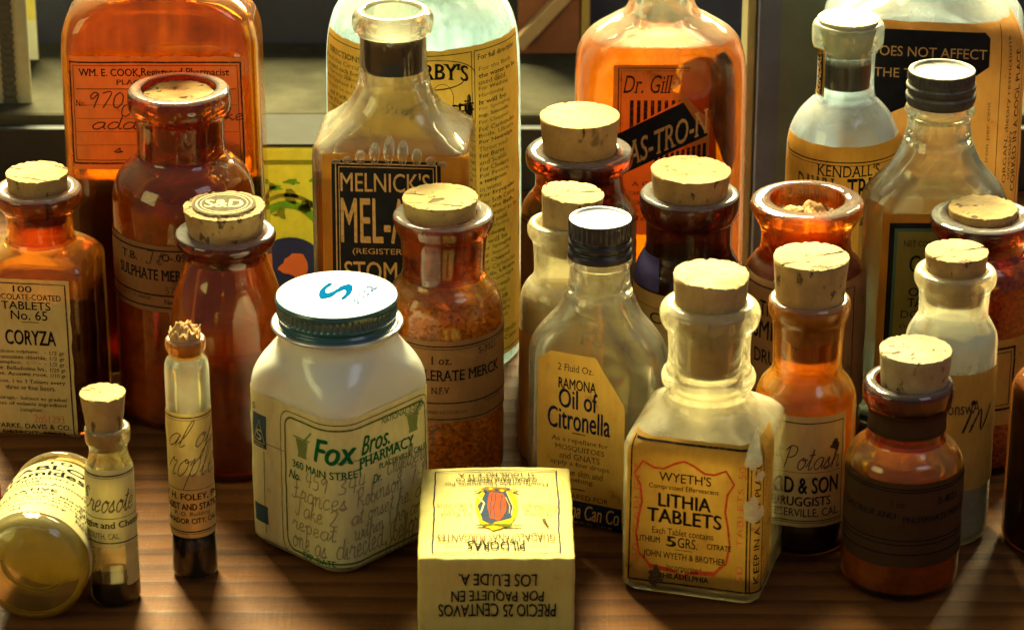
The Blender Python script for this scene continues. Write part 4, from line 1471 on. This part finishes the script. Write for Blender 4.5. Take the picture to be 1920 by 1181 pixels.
for q, (st, wd) in enumerate((('As a repellant for', 116), ('MOSQUITOES', 100), ('and GNATS', 82), ('apply a few drops', 120), ('to the skin and', 96), ('clothing.', 60))):
    L.text(st, -8, 830 + q * 14.6, wd, 11, I_black, serif=True)
L.seg(-24, 919, 4, 919, 2, I_black)
L.text('PREPARED FOR', -4, 932, 110, 9, I_black)
L.patch(-92, 940, 78, 1000, P_navy)
L.patch(-96, 958, 82, 1004, P_navy) if False else None
L.lay()
L.text('Ramona Can Co', -2, 955, 150, 20, I_tanp, shear=0.3, bold=0.02)
L.text('LOS ANGELES, CALIF.', 0, 976, 120, 8, I_tanp)
L.done()
# moulded letter on the shoulder
ml = Label(B.surf(), B.root, name='moulded_letter')
f0 = B.surf()
ml.surf = lambda u, r, o: f0(u, r, 0.0002 + o)
I_mould = glass('moulded_glass', (0.75, 0.75, 0.66), 0.2, (0.3, 0.28, 0.18), 0.4, 0.1)
ml.hand('R', -16, 646, 50, 44, I_mould, 6, 0.1)
ml.done()

# light amber potash bottle
B = Bottle('glowing_amber_bottle', 'light orange amber bottle with a split cork and a cream druggist label', Fr(1511, 740, 1003),
           [(1003, 92), (985, 95), (750, 95), (732, 93), (715, 86), (702, 75), (694, 68, 'c'), (680, 65), (620, 67), (596, 70), (586, 75), (572, 78), (562, 77), (556, 72, 'c')],
           AMBG, mats=LGT, wall=7, bore=58, neck=692)
B.cork(C_d, 480, 660, 71, 56, seed=51, rough=0.7)
B.fill('powder', powder('orange_salt', (0.90, 0.62, 0.22), 0.85, 0.3), 930, 725)
B.fill('liquid', opaque('black_liquid', (0.010, 0.0035, 0.0025), 0.12, 0.4, 0.1), None, 932)
L = B.label(paper=P_cream, u0=-130, u1=78, r0=782, r1=988, torn=1)
L.line([(-128, 794), (70, 794), (70, 976), (-128, 976)], 2.2, I_black)
L.line([(-128, 980), (74, 980)], 1.2, I_black)
L.blob(52, 838, 10, 9, I_pen, 4, 0.6)
L.hand('Potash', -50, 880, 112, 44, I_pen, 2.2)
L.seg(-128, 886, 66, 886, 1, I_soft)
L.text('BIRD & SON', -10, 910, 142, 30, I_black, bold=0.05)
L.text('DRUGGISTS', -10, 940, 112, 17, I_black, bold=0.04)
L.text('PLACERVILLE, CAL.', -10, 962, 150, 17, I_black, bold=0.01)
L.done()

# milky bottle
B = Bottle('white_powder_bottle', 'clear bottle of white powder with a cork and a handwritten brown label', Fr(1783, 660, 990),
           [(990, 84), (970, 86), (640, 86), (622, 84), (606, 76), (594, 69), (584, 65), (545, 67), (536, 70), (526, 76), (514, 77), (506, 74), (503, 68, 'c')],
           CLRG, mats=MLK, wall=7, bore=56, neck=586)
B.cork(C_d, 470, 560, 59, 50, seed=61, rough=0.9)
B.fill('powder', powder('white_powder', (0.78, 0.84, 0.93), 0.5, 0.12), 860, 610, lump=0.001)
B.fill('grey_powder', powder('grey_powder', (0.52, 0.5, 0.40), 0.4, 0.2), None, 862)
L = B.label(paper=P_tan, u0=-136, u1=136, r0=704, r1=922)
I_rub = ink('rubbed_ink', (0.10, 0.07, 0.05), 0.5)
L.text('bonswA', 14, 766, 74, 24, I_rub, bold=0.02)
L.blob(36, 758, 5, 5, I_black, 2)
L.hand('IN', 12, 812, 62, 42, I_black, 4.4, 0.35)
L.done()

# white-dusted square bottle with the shield label
B = Bottle('shield_label_bottle', 'square clear bottle dusted white, fat ringed neck, red shield on its tan label', Fr(1326, 800, 1064),
           [(1064, 125, 125, 28), (1050, 130, 130, 28), (815, 133, 133, 26), (800, 133, 133, 28), (788, 128, 128, 34), (772, 110, 110, 52), (752, 88, 88, 75), (735, 80), (722, 80), (716, 85), (706, 89), (696, 87), (688, 80),
            (660, 77), (622, 79), (612, 83), (600, 92), (584, 95), (572, 91), (564, 80, 'c')],
           CLRG, rot=-16, mats=(GM, GM_n), wall=9, bore=64, neck=732)
B.cork(C_h, 512, 690, 71, 58, seed=71, rough=0.9, chip=0.004)
B.fill('tablet_dust', powder('pale_dust', (0.75, 0.70, 0.50), 0.5, 0.3), None, 1010, lump=0.002)
L = B.label(paper=paper('shield_label_paper', (0.64, 0.38, 0.07), 0.75, 0.55), u0=-124, u1=224, r0=832, r1=1092, torn=2, seed=5)
L.seg(-110, 838, 110, 838, 3, I_black)
L.seg(-114, 836, -114, 1088, 3, I_black)
L.seg(110, 838, 110, 1088, 3, I_black)
L.seg(116, 838, 116, 1088, 2, I_black)
L.seg(142, 838, 142, 1088, 2.6, I_black)
L.seg(-114, 1088, 216, 1088, 3, I_black)
sh = []
half = [(0, 866), (18, 872), (40, 884), (58, 884), (80, 874), (96, 898), (84, 918), (80, 950), (86, 980), (90, 1012), (84, 1046), (62, 1062), (30, 1064), (10, 1066), (0, 1076)]
L.line([(-12 + a, b) for a, b in half], 4.4, I_red)
L.line([(-12 - a, b) for a, b in half], 4.4, I_red)
for st, u, r, wd, h, b in (("WYETH'S", -10, 902, 100, 19, .01), ('Compressed Effervescent', -12, 922, 134, 13, .01), ('LITHIA', -10, 946, 100, 27, .05), ('TABLETS', -10, 976, 142, 28, .05),
                           ('Each Tablet contains', -12, 1004, 118, 13, .01), ('LITHIUM', -78, 1022, 44, 12, .03), ('5', -34, 1022, 17, 20, .06), ('GRS.', -2, 1022, 38, 20, .02), ('CITRATE', 58, 1022, 46, 11, .03),
                           ('JOHN WYETH & BROTHER', -8, 1050, 158, 17, .02), ('Incorporated', -8, 1066, 66, 10, .0), ('PHILADELPHIA', -8, 1078, 94, 11, .04)):
    L.text(st, u, r - 4, wd, h * 0.92, I_black, bold=b)
L.seg(-26, 1032, 8, 1032, 1.2, I_black)
L.text('50', 100, 874, 24, 14, I_palered, rot=-90)
L.text('TABLETS', 97, 958, 110, 13, I_palered, rot=-90)
L.text('50', 97, 1060, 24, 14, I_palered, rot=-90)
L.text('50  TABLETS', -102, 970, 180, 12, I_palered, rot=-90)
L.text('KEEP IN A DRY PLACE', 129, 964, 216, 12, I_black, rot=-90, bold=0.02)
for q in range(4):
    L.text(('The Acid of these Tablets acts', 'upon the Lithium with the', 'evolution of carbonic acid gas', 'one tablet in a glass of water')[q], 156 + q * 14, 964 + 8 * (q % 2), 216, 8, I_soft if q != 1 else I_palered, rot=-90)
L.lay(2)
P_hole = opaque('torn_white', (0.82, 0.70, 0.36), 0.8, 0.05, 0.35, 260)
L.blob(120, 846, 17, 20, P_hole, 3, 0.5)
L.blob(132, 880, 10, 9, P_hole, 8, 0.6)
L.blob(118, 942, 13, 25, P_hole, 11, 0.4)
L.blob(136, 948, 8, 11, P_hole, 15, 0.6)
L.blob(-64, 1078, 12, 18, I_soft, 17, 0.6)
L.done()

# dark bottle in shade
B = Bottle('dark_amber_bottle', 'dark amber bottle with a grey cork, its neck wrapped in a dark band, in front', Fr(1694, 900, 1080),
           [(1080, 106), (1060, 109), (870, 110), (850, 107), (836, 99), (826, 86), (818, 76, 'c'), (806, 73), (764, 73), (754, 78), (744, 84), (726, 86), (718, 85), (712, 80, 'c')],
           AMBG, mats=(GL, GD_n), wall=8, bore=62, neck=816)
B.cork(C_g, 654, 790, 68, 56, seed=81, rough=0.5, px=10)
B.fill('powder', powder('dull_brown_powder', (0.62, 0.33, 0.09), 0.85, 0.5, 90), None, 880, lump=0.001)
P_dark = paper('dark_brown_paper', (0.050, 0.024, 0.010), 0.5, 0.15)
L = B.label(paper=P_dark, u0=-172, u1=172, r0=908, r1=1064, torn=1)
L.serif = True
for r in (918, 923, 1014, 1022, 1040):
    L.seg(-170, r, 170, r, 2.2, I_black)
L.text('1 oz.', -22, 946, 30, 12, I_black)
L.text('0-4021', 80, 944, 50, 14, I_black, bold=0.02)
L.text('CHLORIDE AND', -86, 968, 120, 11, I_black, bold=0.02)
L.text('PHOSPHATE MERCK', 62, 974, 150, 11, I_black, bold=0.02)
L.done()
L = B.label(paper=P_dark, u0=-112, u1=112, r0=782, r1=842, name='neck_band', torn=1)
L.seg(-110, 790, 110, 790, 1.6, I_black)
L.seg(-110, 834, 110, 834, 1.6, I_black)
L.done()

# bottle cut by the edge of the picture
B = Bottle('reddish_amber_bottle', 'reddish amber bottle seen only along its rounded side, at the end of the table', Fr(1985, 860, 1008),
           [(1008, 94), (990, 97), (740, 98), (720, 94), (704, 82), (695, 70, 'c'), (650, 66), (640, 78), (620, 78, 'c')],
           AMBG, mats=AMB, wall=7, bore=54, neck=694)
B.fill('powder', powder('red_brown_powder', (0.13, 0.055, 0.03), 0.4), None, 720)
B.cork(C_a, 580, 660, 62, 53, seed=91)

# ------------------------------------------------------------------ white jar with the teal lid
M_opal = NT('opal_glass')
_o = M_opal.obj()
_p = M_opal.n('BsdfPrincipled', None, Base_Color=M_opal.mixc(M_opal.ramp(M_opal.noise(_o, 40, 4), [(0.35, 0.0), (0.7, 1.0)]), (0.86, 0.79, 0.54), (0.90, 0.84, 0.62)), Roughness=0.16)
_p.inputs['Subsurface Weight'].default_value = 0.7
_p.inputs['Subsurface Radius'].default_value = (0.030, 0.026, 0.016)
_p.inputs['Subsurface Scale'].default_value = 0.6
_p.inputs['Specular IOR Level'].default_value = 0.5
M_opal = M_opal.done(_p)
B = Bottle('white_square_jar', 'cream white square jar with a white-topped teal screw lid and green print', Fr(637, 800, 1004),
           [(1004, 122, 122, 50), (985, 131, 131, 56), (720, 133, 133, 58), (695, 132, 132, 62), (672, 128, 128, 78), (652, 121, 121, 100), (634, 113), (620, 108), (600, 104, 'c')],
           None, 'jar', rot=-43, mats=[M_opal, M_opal], wall=9, n=128, body_name='jar_body', bore=92, neck=640)
W_lid = opaque('white_enamel', (0.80, 0.80, 0.76), 0.22, 0.5, 0.08, 60, coat=0.3)
T_lid = opaque('teal_enamel', (0.012, 0.085, 0.105), 0.25, 0.5, 0.3, 90, coat=0.4)
S_ring = opaque('silver_ring', (0.52, 0.53, 0.52), 0.34, 0.5, 0.3, 150, metal=0.85)
screw_cap(B, [(608, 110), (598, 111), (592, 106), (586, 112), (582, 114), (576, 113), (562, 114), (557, 116), (553, 114.5)], [T_lid, W_lid], name='screw_lid', knurl=60, kz=(581, 564), depth=0.0006, top_mat=1, dish=0.0)
bm = bmesh.new()
zr = B.fr.z(603)
kr = B.fr.k(zr)
n_, m_ = 96, 12
vs = [[bm.verts.new(((117.5 / kr + 0.0012 * math.cos(q)) * math.cos(t), (117.5 / kr + 0.0012 * math.cos(q)) * math.sin(t), zr + 0.0008 * math.sin(q)))
       for q in [2 * math.pi * w / m_ for w in range(m_)]] for t in [2 * math.pi * w / n_ for w in range(n_)]]
for i in range(n_):
    for j in range(m_):
        bm.faces.new((vs[i][j], vs[(i + 1) % n_][j], vs[(i + 1) % n_][(j + 1) % m_], vs[i][(j + 1) % m_]))
inner_r = [[bm.verts.new((rr / kr * math.cos(t), rr / kr * math.sin(t), zr + dz)) for t in [2 * math.pi * w / n_ for w in range(n_)]] for rr, dz in ((116, 0.0003), (106, 0.0008))]
for i in range(n_):
    bm.faces.new((inner_r[0][i], inner_r[0][(i + 1) % n_], inner_r[1][(i + 1) % n_], inner_r[1][i]))
link('lid_ring', bm, S_ring, B.root)
zt = B.fr.z(553)
kk = B.fr.k(zt)
rz = Matrix.Rotation(R(43), 3, 'Z')
L = Label(lambda u, r, o: rz @ Vector((u / kk, -r / kk, zt + 0.0004 + o)), B.root, name='lid_print', cell=20)
# the S turned with the lid
L.text('S', -2, -10, 66, 58, I_sky, bold=0.06, rot=100)
L.line([(-44, 40), (2, 76), (60, 40)], 2.0, I_sky)
L.line([(-70, -28), (4, 74)], 2.0, I_sky)
L.text('SANDOZ', 50, 8, 92, 20, I_sky, rot=-68, bold=0.05)
L.done()
P_jar = paper('jar_label_paper', (0.76, 0.70, 0.36), 0.3, 0.3)
L = B.label(shift=30, paper=P_jar, u0=-200, u1=330, r0=758, r1=1040, torn=1)
pn = lambda u0, r0, u1, r1, rad: [(u0 + rad, r0), (u1 - rad, r0)] + [(u1 - rad + rad * math.sin(t), r0 + rad - rad * math.cos(t)) for t in [0.3 * q for q in range(1, 6)]] + \
    [(u1, r0 + rad), (u1, r1 - rad)] + [(u1 - rad + rad * math.cos(t), r1 - rad + rad * math.sin(t)) for t in [0.3 * q for q in range(1, 6)]] + [(u0 + rad, r1)] + \
    [(u0 + rad - rad * math.sin(t), r1 - rad + rad * math.cos(t)) for t in [0.3 * q for q in range(1, 6)]] + [(u0, r1 - rad), (u0, r0 + rad)] + \
    [(u0 + rad - rad * math.cos(t), r0 + rad - rad * math.sin(t)) for t in [0.3 * q for q in range(1, 6)]] + [(u0 + rad, r0)]


def dense(p, d=10):
    out = []
    for a, b in zip(p, p[1:]):
        n = max(1, int(math.hypot(b[0] - a[0], b[1] - a[1]) / d))
        out += [(a[0] + (b[0] - a[0]) * i / n, a[1] + (b[1] - a[1]) * i / n) for i in range(n)]
    return out + [p[-1]]


L.line(dense(pn(-36, 779, 312, 1018, 20)), 3.4, I_olive)
L.line(dense(pn(-48, 769, 322, 1030, 24)), 1.6, I_soft)
L.patch(-128, 798, -88, 860, I_teal)
L.patch(-128, 968, -88, 998, I_teal)
L.lay()
L.line([(-122, 850), (-107, 808), (-92, 850), (-122, 850)], 2, P_pale)
L.text('S', -107, 836, 14, 20, P_pale)
L.text('SANDOZ', -108, 855, 26, 5, P_pale)
L.lay(-1)
L.text('5', -122, 786, 9, 12, I_black)
L.seg(-126, 848, -40, 848, 1.2, I_soft)
L.seg(-96, 866, -96, 1012, 1.4, I_soft)
L.seg(-128, 1026, 110, 1026, 1.4, I_soft)
L.text('Fox', 84, 820, 84, 44, I_green, shear=0.3, bold=0.045)
L.text('Bros.', 176, 816, 74, 34, I_green, shear=0.35, bold=0.035)
L.text('NATIONAL 2-2580', 248, 786, 110, 11, I_green, shear=0.1)
L.text('PHARMACY', 206, 846, 142, 20, I_green, bold=0.05)
L.text('PLACERVILLE, CALIF.', 250, 868, 130, 12, I_green, bold=0.02)
L.seg(90, 838, 276, 838, 1.2, I_green)
L.text('360 MAIN STREET', 62, 862, 158, 14, I_green, bold=0.025)
L.text('No', -14, 884, 26, 16, I_green, shear=0.3, bold=0.03)
L.text('Dr.', 178, 886, 22, 16, I_green, shear=0.3, bold=0.03)
L.text('EXP. DATE', 44, 1018, 76, 11, I_green, bold=0.04)
# mortar and pestle marks
for u, r in ((10, 824), (276, 808)):
    L.poly([(u - 16, r - 12), (u - 10, r + 14), (u - 12, r + 22), (u + 12, r + 22), (u + 10, r + 14), (u + 16, r - 12)], I_faintg)
    L.seg(u + 6, r - 10, u + 26, r - 32, 3.5, I_faintg)
    L.seg(u - 22, r - 14, u + 22, r - 14, 2.4, I_faintg)
L.hand('459', 16, 896, 56, 32, I_violet, 2.3, 0.1)
L.hand('344', 88, 896, 60, 34, I_violet, 2.3, 0.1)
L.hand('Frances', -22, 926, 128, 38, I_violet, 2.3, 0.1)
L.hand('Robinson: 7-11', 122, 926, 190, 36, I_violet, 2.3, 0.1)
L.hand('Take 2', -14, 956, 104, 36, I_violet, 2.3, 0.1)
L.hand('at onset he. do', 112, 956, 196, 32, I_violet, 2.3, 0.1)
L.hand('repeat', -22, 984, 106, 32, I_violet, 2.3, 0.1)
L.hand('within 1 hr and', 118, 984, 188, 32, I_violet, 2.3, 0.1)
L.hand('one as', -24, 1010, 90, 30, I_violet, 2.3, 0.1)
L.hand('directed. (before', 82, 1008, 214, 32, I_violet, 2.3, 0.1)
L.hand('Engelberg', 204, 890, 106, 38, I_violet, 2.6, 0.1)
L.hand('100)h', 186, 1030, 96, 30, I_violet, 2.3, 0.1)
L.done()

# ------------------------------------------------------------------ vials
B = Bottle('corked_vial', 'small round vial with a tall cork, curved white label and a little dark liquid', Fr(209, 950, 1120),
           [(1120, 45), (1105, 46.5), (885, 46), (870, 44), (858, 39), (850, 37), (838, 36), (830, 38), (822, 42), (806, 43), (800, 42), (797, 38, 'c')],
           'slim vials', 'vial', mats=(glass('straw_glass', (0.96, 0.93, 0.78), 0.04, (0.70, 0.56, 0.20), 0.75, 0.10), GC_n), wall=5, bore=31, neck=846, n=64, base_t=5)
B.cork(C_c, 735, 838, 43, 29, seed=101, rough=0.6, px=-5)
B.fill('dark_liquid', opaque('black_red_liquid', (0.010, 0.0035, 0.0025), 0.12, 0.4, 0.1), None, 1076)
L = B.label(paper=P_pale, u0=-66, u1=66, r0=884, r1=1028)
L.serif = True
for r, wd in ((893, 2.4), (1018, 2.4), (972, 1.2)):
    L.seg(-65, r, 65, r, wd, I_black)
L.seg(-65, 897, 65, 897, 1, I_soft)
L.text('3', -46, 930, 9, 16, I_blue)
L.hand('Creosote', -62, 960, 112, 44, I_pen, 2.2)
L.text('Druggist and Chemist,', 0, 986, 168, 16, I_black, bold=0.03)
L.text('PLYMOUTH, CAL.', -24, 1006, 86, 12, I_black)
L.done()
L = B.label(paper=P_cream, u0=28, u1=60, r0=1020, r1=1100, torn=5, seed=3, name='price_label')
L.done()

B = Bottle('test_tube_vial', 'tall slim vial with a crumbled cork, half full of black liquid, handwritten yellow label', Fr(357, 850, 1072),
           [(1072, 41), (1058, 42), (690, 42), (676, 40), (668, 35), (663, 33, 'c'), (657, 34), (650, 38), (640, 38.5), (634, 37), (631, 33, 'c')],
           'slim vials', 'vial', mats=(glass('tube_glass', (0.96, 0.96, 0.90), 0.05, (0.58, 0.56, 0.42), 0.75, 0.12), GL_n), wall=5, bore=28, neck=664, n=64, base_t=9)
B.cork(C_r, 622, 660, 31, 28, seed=111, rough=1.6, crumble=0.0030)
B.fill('dark_liquid', opaque('black_tincture', (0.010, 0.0035, 0.0025), 0.12, 0.4, 0.1), None, 985)
B.fill('amber_liquid', liquid('amber_tincture', (0.93, 0.62, 0.14), 0.6), 983, 868)
L = B.label(paper=P_yellow, u0=-62, u1=60, r0=776, r1=1008, edge=lambda v: (0, 4 * (1 - v)))
L.seg(-60, 783, 60, 783, 2.4, I_black)
L.seg(-60, 788, 60, 788, 1, I_soft)
L.hand('al of', -44, 838, 92, 50, I_pen, 1.8, 0.5)
L.hand('rople', -46, 892, 98, 66, I_pen, 1.6, 0.4)
L.seg(-60, 918, 60, 918, 1.2, I_soft)
L.text('W. H. FOLEY, PH.G', 6, 932, 146, 14, I_black, bold=0.04)
L.text('DRUGGIST AND STATIONER', 2, 950, 170, 12, I_black, bold=0.05)
L.text('P. O. Building', 4, 964, 70, 9, I_black)
L.text('AMADOR CITY, CAL.', 2, 977, 110, 11, I_black, bold=0.03)
L.seg(-60, 996, 60, 996, 2.4, I_black)
L.seg(-60, 1000, 60, 1000, 1, I_soft)
L.done()

# ------------------------------------------------------------------ jar lying on its side
fk = Fk(5050.0, 5050.0 / 0.60)
B = Bottle('lying_jar', 'clear round jar lying on its side, base forward, wrapped in a pale printed label', fk,
           [(0, 80), (-7, 84), (-20, 86), (-340, 86), (-366, 84), (-386, 76), (-396, 70, 'c'), (-412, 70), (-418, 80), (-430, 82), (-440, 80, 'c')],
           None, 'jar', mats=[glass('jar_glass', (0.97, 0.95, 0.80), 0.05, (0.66, 0.58, 0.20), 0.8, 0.08)] * 2, wall=6, bore=58, neck=-392, base_t=16)
B.cork(C_r, -450, -405, 66, 60, seed=5)
B.fill('powder', powder('straw_powder', (0.78, 0.66, 0.18), 0.7, 0.25), -24, -360)
g = ground(62, 1168)
B.root.rotation_euler = (R(-90), 0, R(-4))
B.root.location = (g.x, g.y, 86 / 5050.0 + 0.0004)
L = B.label(paper=P_pale, u0=-200, u1=210, r0=-368, r1=-62)
L.serif = True
L.seg(-198, -362, 208, -362, 2, I_black)
L.text('10', 12, -346, 38, 15, I_black)
for st, u, r, wd, h, b in (('TABLOID', 10, -318, 190, 24, .02), ('Bromides, Eff.', 18, -284, 220, 32, .025), ('COMPRESSED', -20, -254, 130, 11, 0.0), ('Grains', -38, -238, 60, 12, 0), ('Each contains Ammon.', -10, -222, 170, 12, 0),
                           ('A SEDATIVE', -40, -188, 130, 15, .01), ('Dissolved in a glass', -20, -170, 190, 12, 0), ('of water before retiring', -16, -152, 200, 12, 0), ('as a physician directs', -18, -134, 190, 12, 0),
                           ('One tablet every', -24, -112, 150, 12, 0), ('LONDON', -60, -88, 80, 13, 0.01)):
    L.text(st, u, r, wd, h, I_black, bold=b)
for q in range(8):
    L.text(('a glass of', 'the contents in', 'and use', 'effervescing', 'EGGY LTD', 'LICOSTA', 'KOLNOL', 'NEW YORK')[q], 110 + 4 * (q % 3), -232 + q * 19, 92, 11, I_black, slope=0.05)
L.done()

# red cap hiding behind it
bm = bmesh.new()
bmesh.ops.create_cone(bm, cap_ends=True, segments=40, radius1=0.009, radius2=0.0088, depth=0.012)
bmesh.ops.bevel(bm, geom=[e for e in bm.edges if abs(e.verts[0].co.z - e.verts[1].co.z) < 1e-5], offset=0.0009, segments=3, affect='EDGES')
o = link('bottle_cap', bm, opaque('red_cap_paint', (0.55, 0.03, 0.02), 0.35), None)
for p in o.data.polygons:
    p.use_smooth = len(p.vertices) == 4
g = ground(-48, 945)
o.location = (g.x, g.y, 0.0062)
o['label'], o['category'] = 'small red cap half hidden behind the lying jar', 'cap'

# ------------------------------------------------------------------ paper box
g0, g1 = ground(783, 1204), ground(1074, 1204)
bw = (g1.x - g0.x)
fb = Fr(928, 1120, 1204)
bh = fb.z(1046)
bd = ground(930, 880, bh).y - fb.y + 0.001
root = thing('pill_box', 'small yellow paper pill box printed upside down, black capitals along its front', 'box', (g0.x + bw / 2 + 0.0004, fb.y, 0), 0.4)
P_box = paper('box_paper', (0.50, 0.43, 0.14), 0.4, 0.05, 0.8)


def crumple(p):
    d = noise.noise_vector(p * 60.0) * 0.0004 + noise.noise_vector(p * 210.0) * 0.00028
    q = p + d
    if p.z > bh * 0.5:                                     # the lid bellies a little and its front edge is dented
        q.z += 0.0007 * (1 - (p.x / (bw / 2)) ** 2) * min(1.0, max(0.0, p.y / 0.02)) - 0.0004 * math.exp(-((p.y) / 0.004) ** 2) * (0.5 + 0.5 * noise.noise(Vector((p.x * 300, 1, 2))))
    return q


bm = bmesh.new()
bmesh.ops.create_cube(bm, size=1.0)
for v in bm.verts:
    v.co = Vector((v.co.x * bw, (v.co.y + 0.5) * bd, (v.co.z + 0.5) * bh))
bmesh.ops.bevel(bm, geom=bm.edges[:], offset=0.0009, segments=3, affect='EDGES', profile=0.5)
for _ in range(5):
    es = [e for e in bm.edges if e.calc_length() > 0.0028]
    if not es:
        break
    bmesh.ops.subdivide_edges(bm, edges=es, cuts=1, use_grid_fill=True)
bmesh.ops.triangulate(bm, faces=[f for f in bm.faces if len(f.verts) > 4])
for v in bm.verts:
    if v.co.z > 0.0005:
        v.co = crumple(v.co)
link('carton', bm, P_box, root)
kb = fb.k(bh)
# front panel, u from the middle, rows in photo pixels down from the top edge
fsurf = lambda u, r, o: crumple(Vector((u / kb, 0.0, max(0.0004, bh - r / (kb * CP))))) + Vector((0, -o - 0.0002, 0))
L = Label(fsurf, root, name='front_print')
for st, r, wd in (('LOS E.U.DE A.', 40, 146), ('POR PAQUETE EN', 70, 174), ('PRECIO 25 CENTAVOS', 100, 222)):
    L.text(st, 2, r, wd, 24, I_black, bold=0.035, rot=180)
L.done()
# lid panel, r is the distance back from the front edge in metres*kb
tsurf = lambda u, r, o: crumple(Vector((u / kb, r / kb, bh))) + Vector((0, 0, o + 0.0002))
L = Label(lambda u, r, o: tsurf(-u, r, o), root, name='lid_print')
L.serif = True
dk = bd * kb
L.frame(-120, 18, 120, dk - 22, 2.6, I_blue)
# written to be read from behind: u runs the other way
for st, r, wd, h, b, m in (('PILDORAS', 46, 110, 30, .02, I_black), ('GUADALUPANAS PURGANTES', 76, 224, 30, .0, I_soft), ('Manufacturado Unicamente Por', dk - 82, 204, 16, 0, I_black),
                           ('GUADALUPANA MEDICINE CO.', dk - 62, 160, 17, .02, I_black), ('ST. LOUIS, MO. E. U. A.', dk - 40, 150, 14, .02, I_black)):
    L.text(st, 0, r, wd, h, m, bold=b)
L.seg(-98, 46, -64, 46, 2, I_black)
L.seg(64, 46, 98, 46, 2, I_black)
for st, u, r, wd in (('Nuestra', -82, 172, 54), ('Senora de', -84, 190, 66), ('Guadalupe', -84, 208, 70), ('La Reina', 78, 172, 60), ('de los', 78, 190, 44), ('Enfermos', 80, 208, 66)):
    L.text(st, u, r, wd, 15, I_palered)
yl = ink('yellow_glow_print', (0.72, 0.46, 0.02), 0.15)
rb = ink('rose_robe_print', (0.34, 0.07, 0.03), 0.2)
bl = ink('blue_cloak_print', (0.04, 0.06, 0.10), 0.25)
oc = ink('ochre_print', (0.20, 0.11, 0.02), 0.25)
L.blob(0, 196, 42, 88, yl, 3, 0.15, 40)
L.lay()
L.poly([(-30, 150), (-34, 196), (-20, 262), (20, 262), (36, 200), (26, 140), (10, 120), (0, 132)], bl)
L.lay()
L.poly([(-18, 172), (-20, 210), (-14, 252), (12, 258), (18, 222), (17, 188), (11, 146), (-5, 136), (-12, 150)], rb)
L.lay()
for fo in ([(-10, 160), (-8, 200), (-11, 244)], [(2, 142), (5, 190), (1, 250)], [(11, 160), (12, 205), (9, 246)]):
    L.line(fo, 1.6, bl)
L.line([(-30, 160), (-32, 200), (-20, 258)], 1.6, P_pale)
L.line([(-26, 168), (-25, 206), (-18, 236)], 1.2, yl)
for q in range(7):
    L.blob(-34 + q * 11, 268 + 6 * math.sin(q * 2.1), 4, 5, bl if q % 2 else yl, q)
L.lay(-1)
L.blob(0, 272, 30, 10, oc, 5, 0.3)
L.line([(-42, 262), (-16, 276), (16, 276), (42, 262)], 5, oc)
L.line([(30, 170), (24, 210), (34, 240)], 3, P_pale)
L.blob(-2, 120, 44, 5, I_olive, 9, 0.9)
L.lay(-2)
L.line([(-110, 112), (-98, 120), (-94, 140), (-92, 152)], lambda t: 6 * (0.3 + t), I_soft)
L.done()
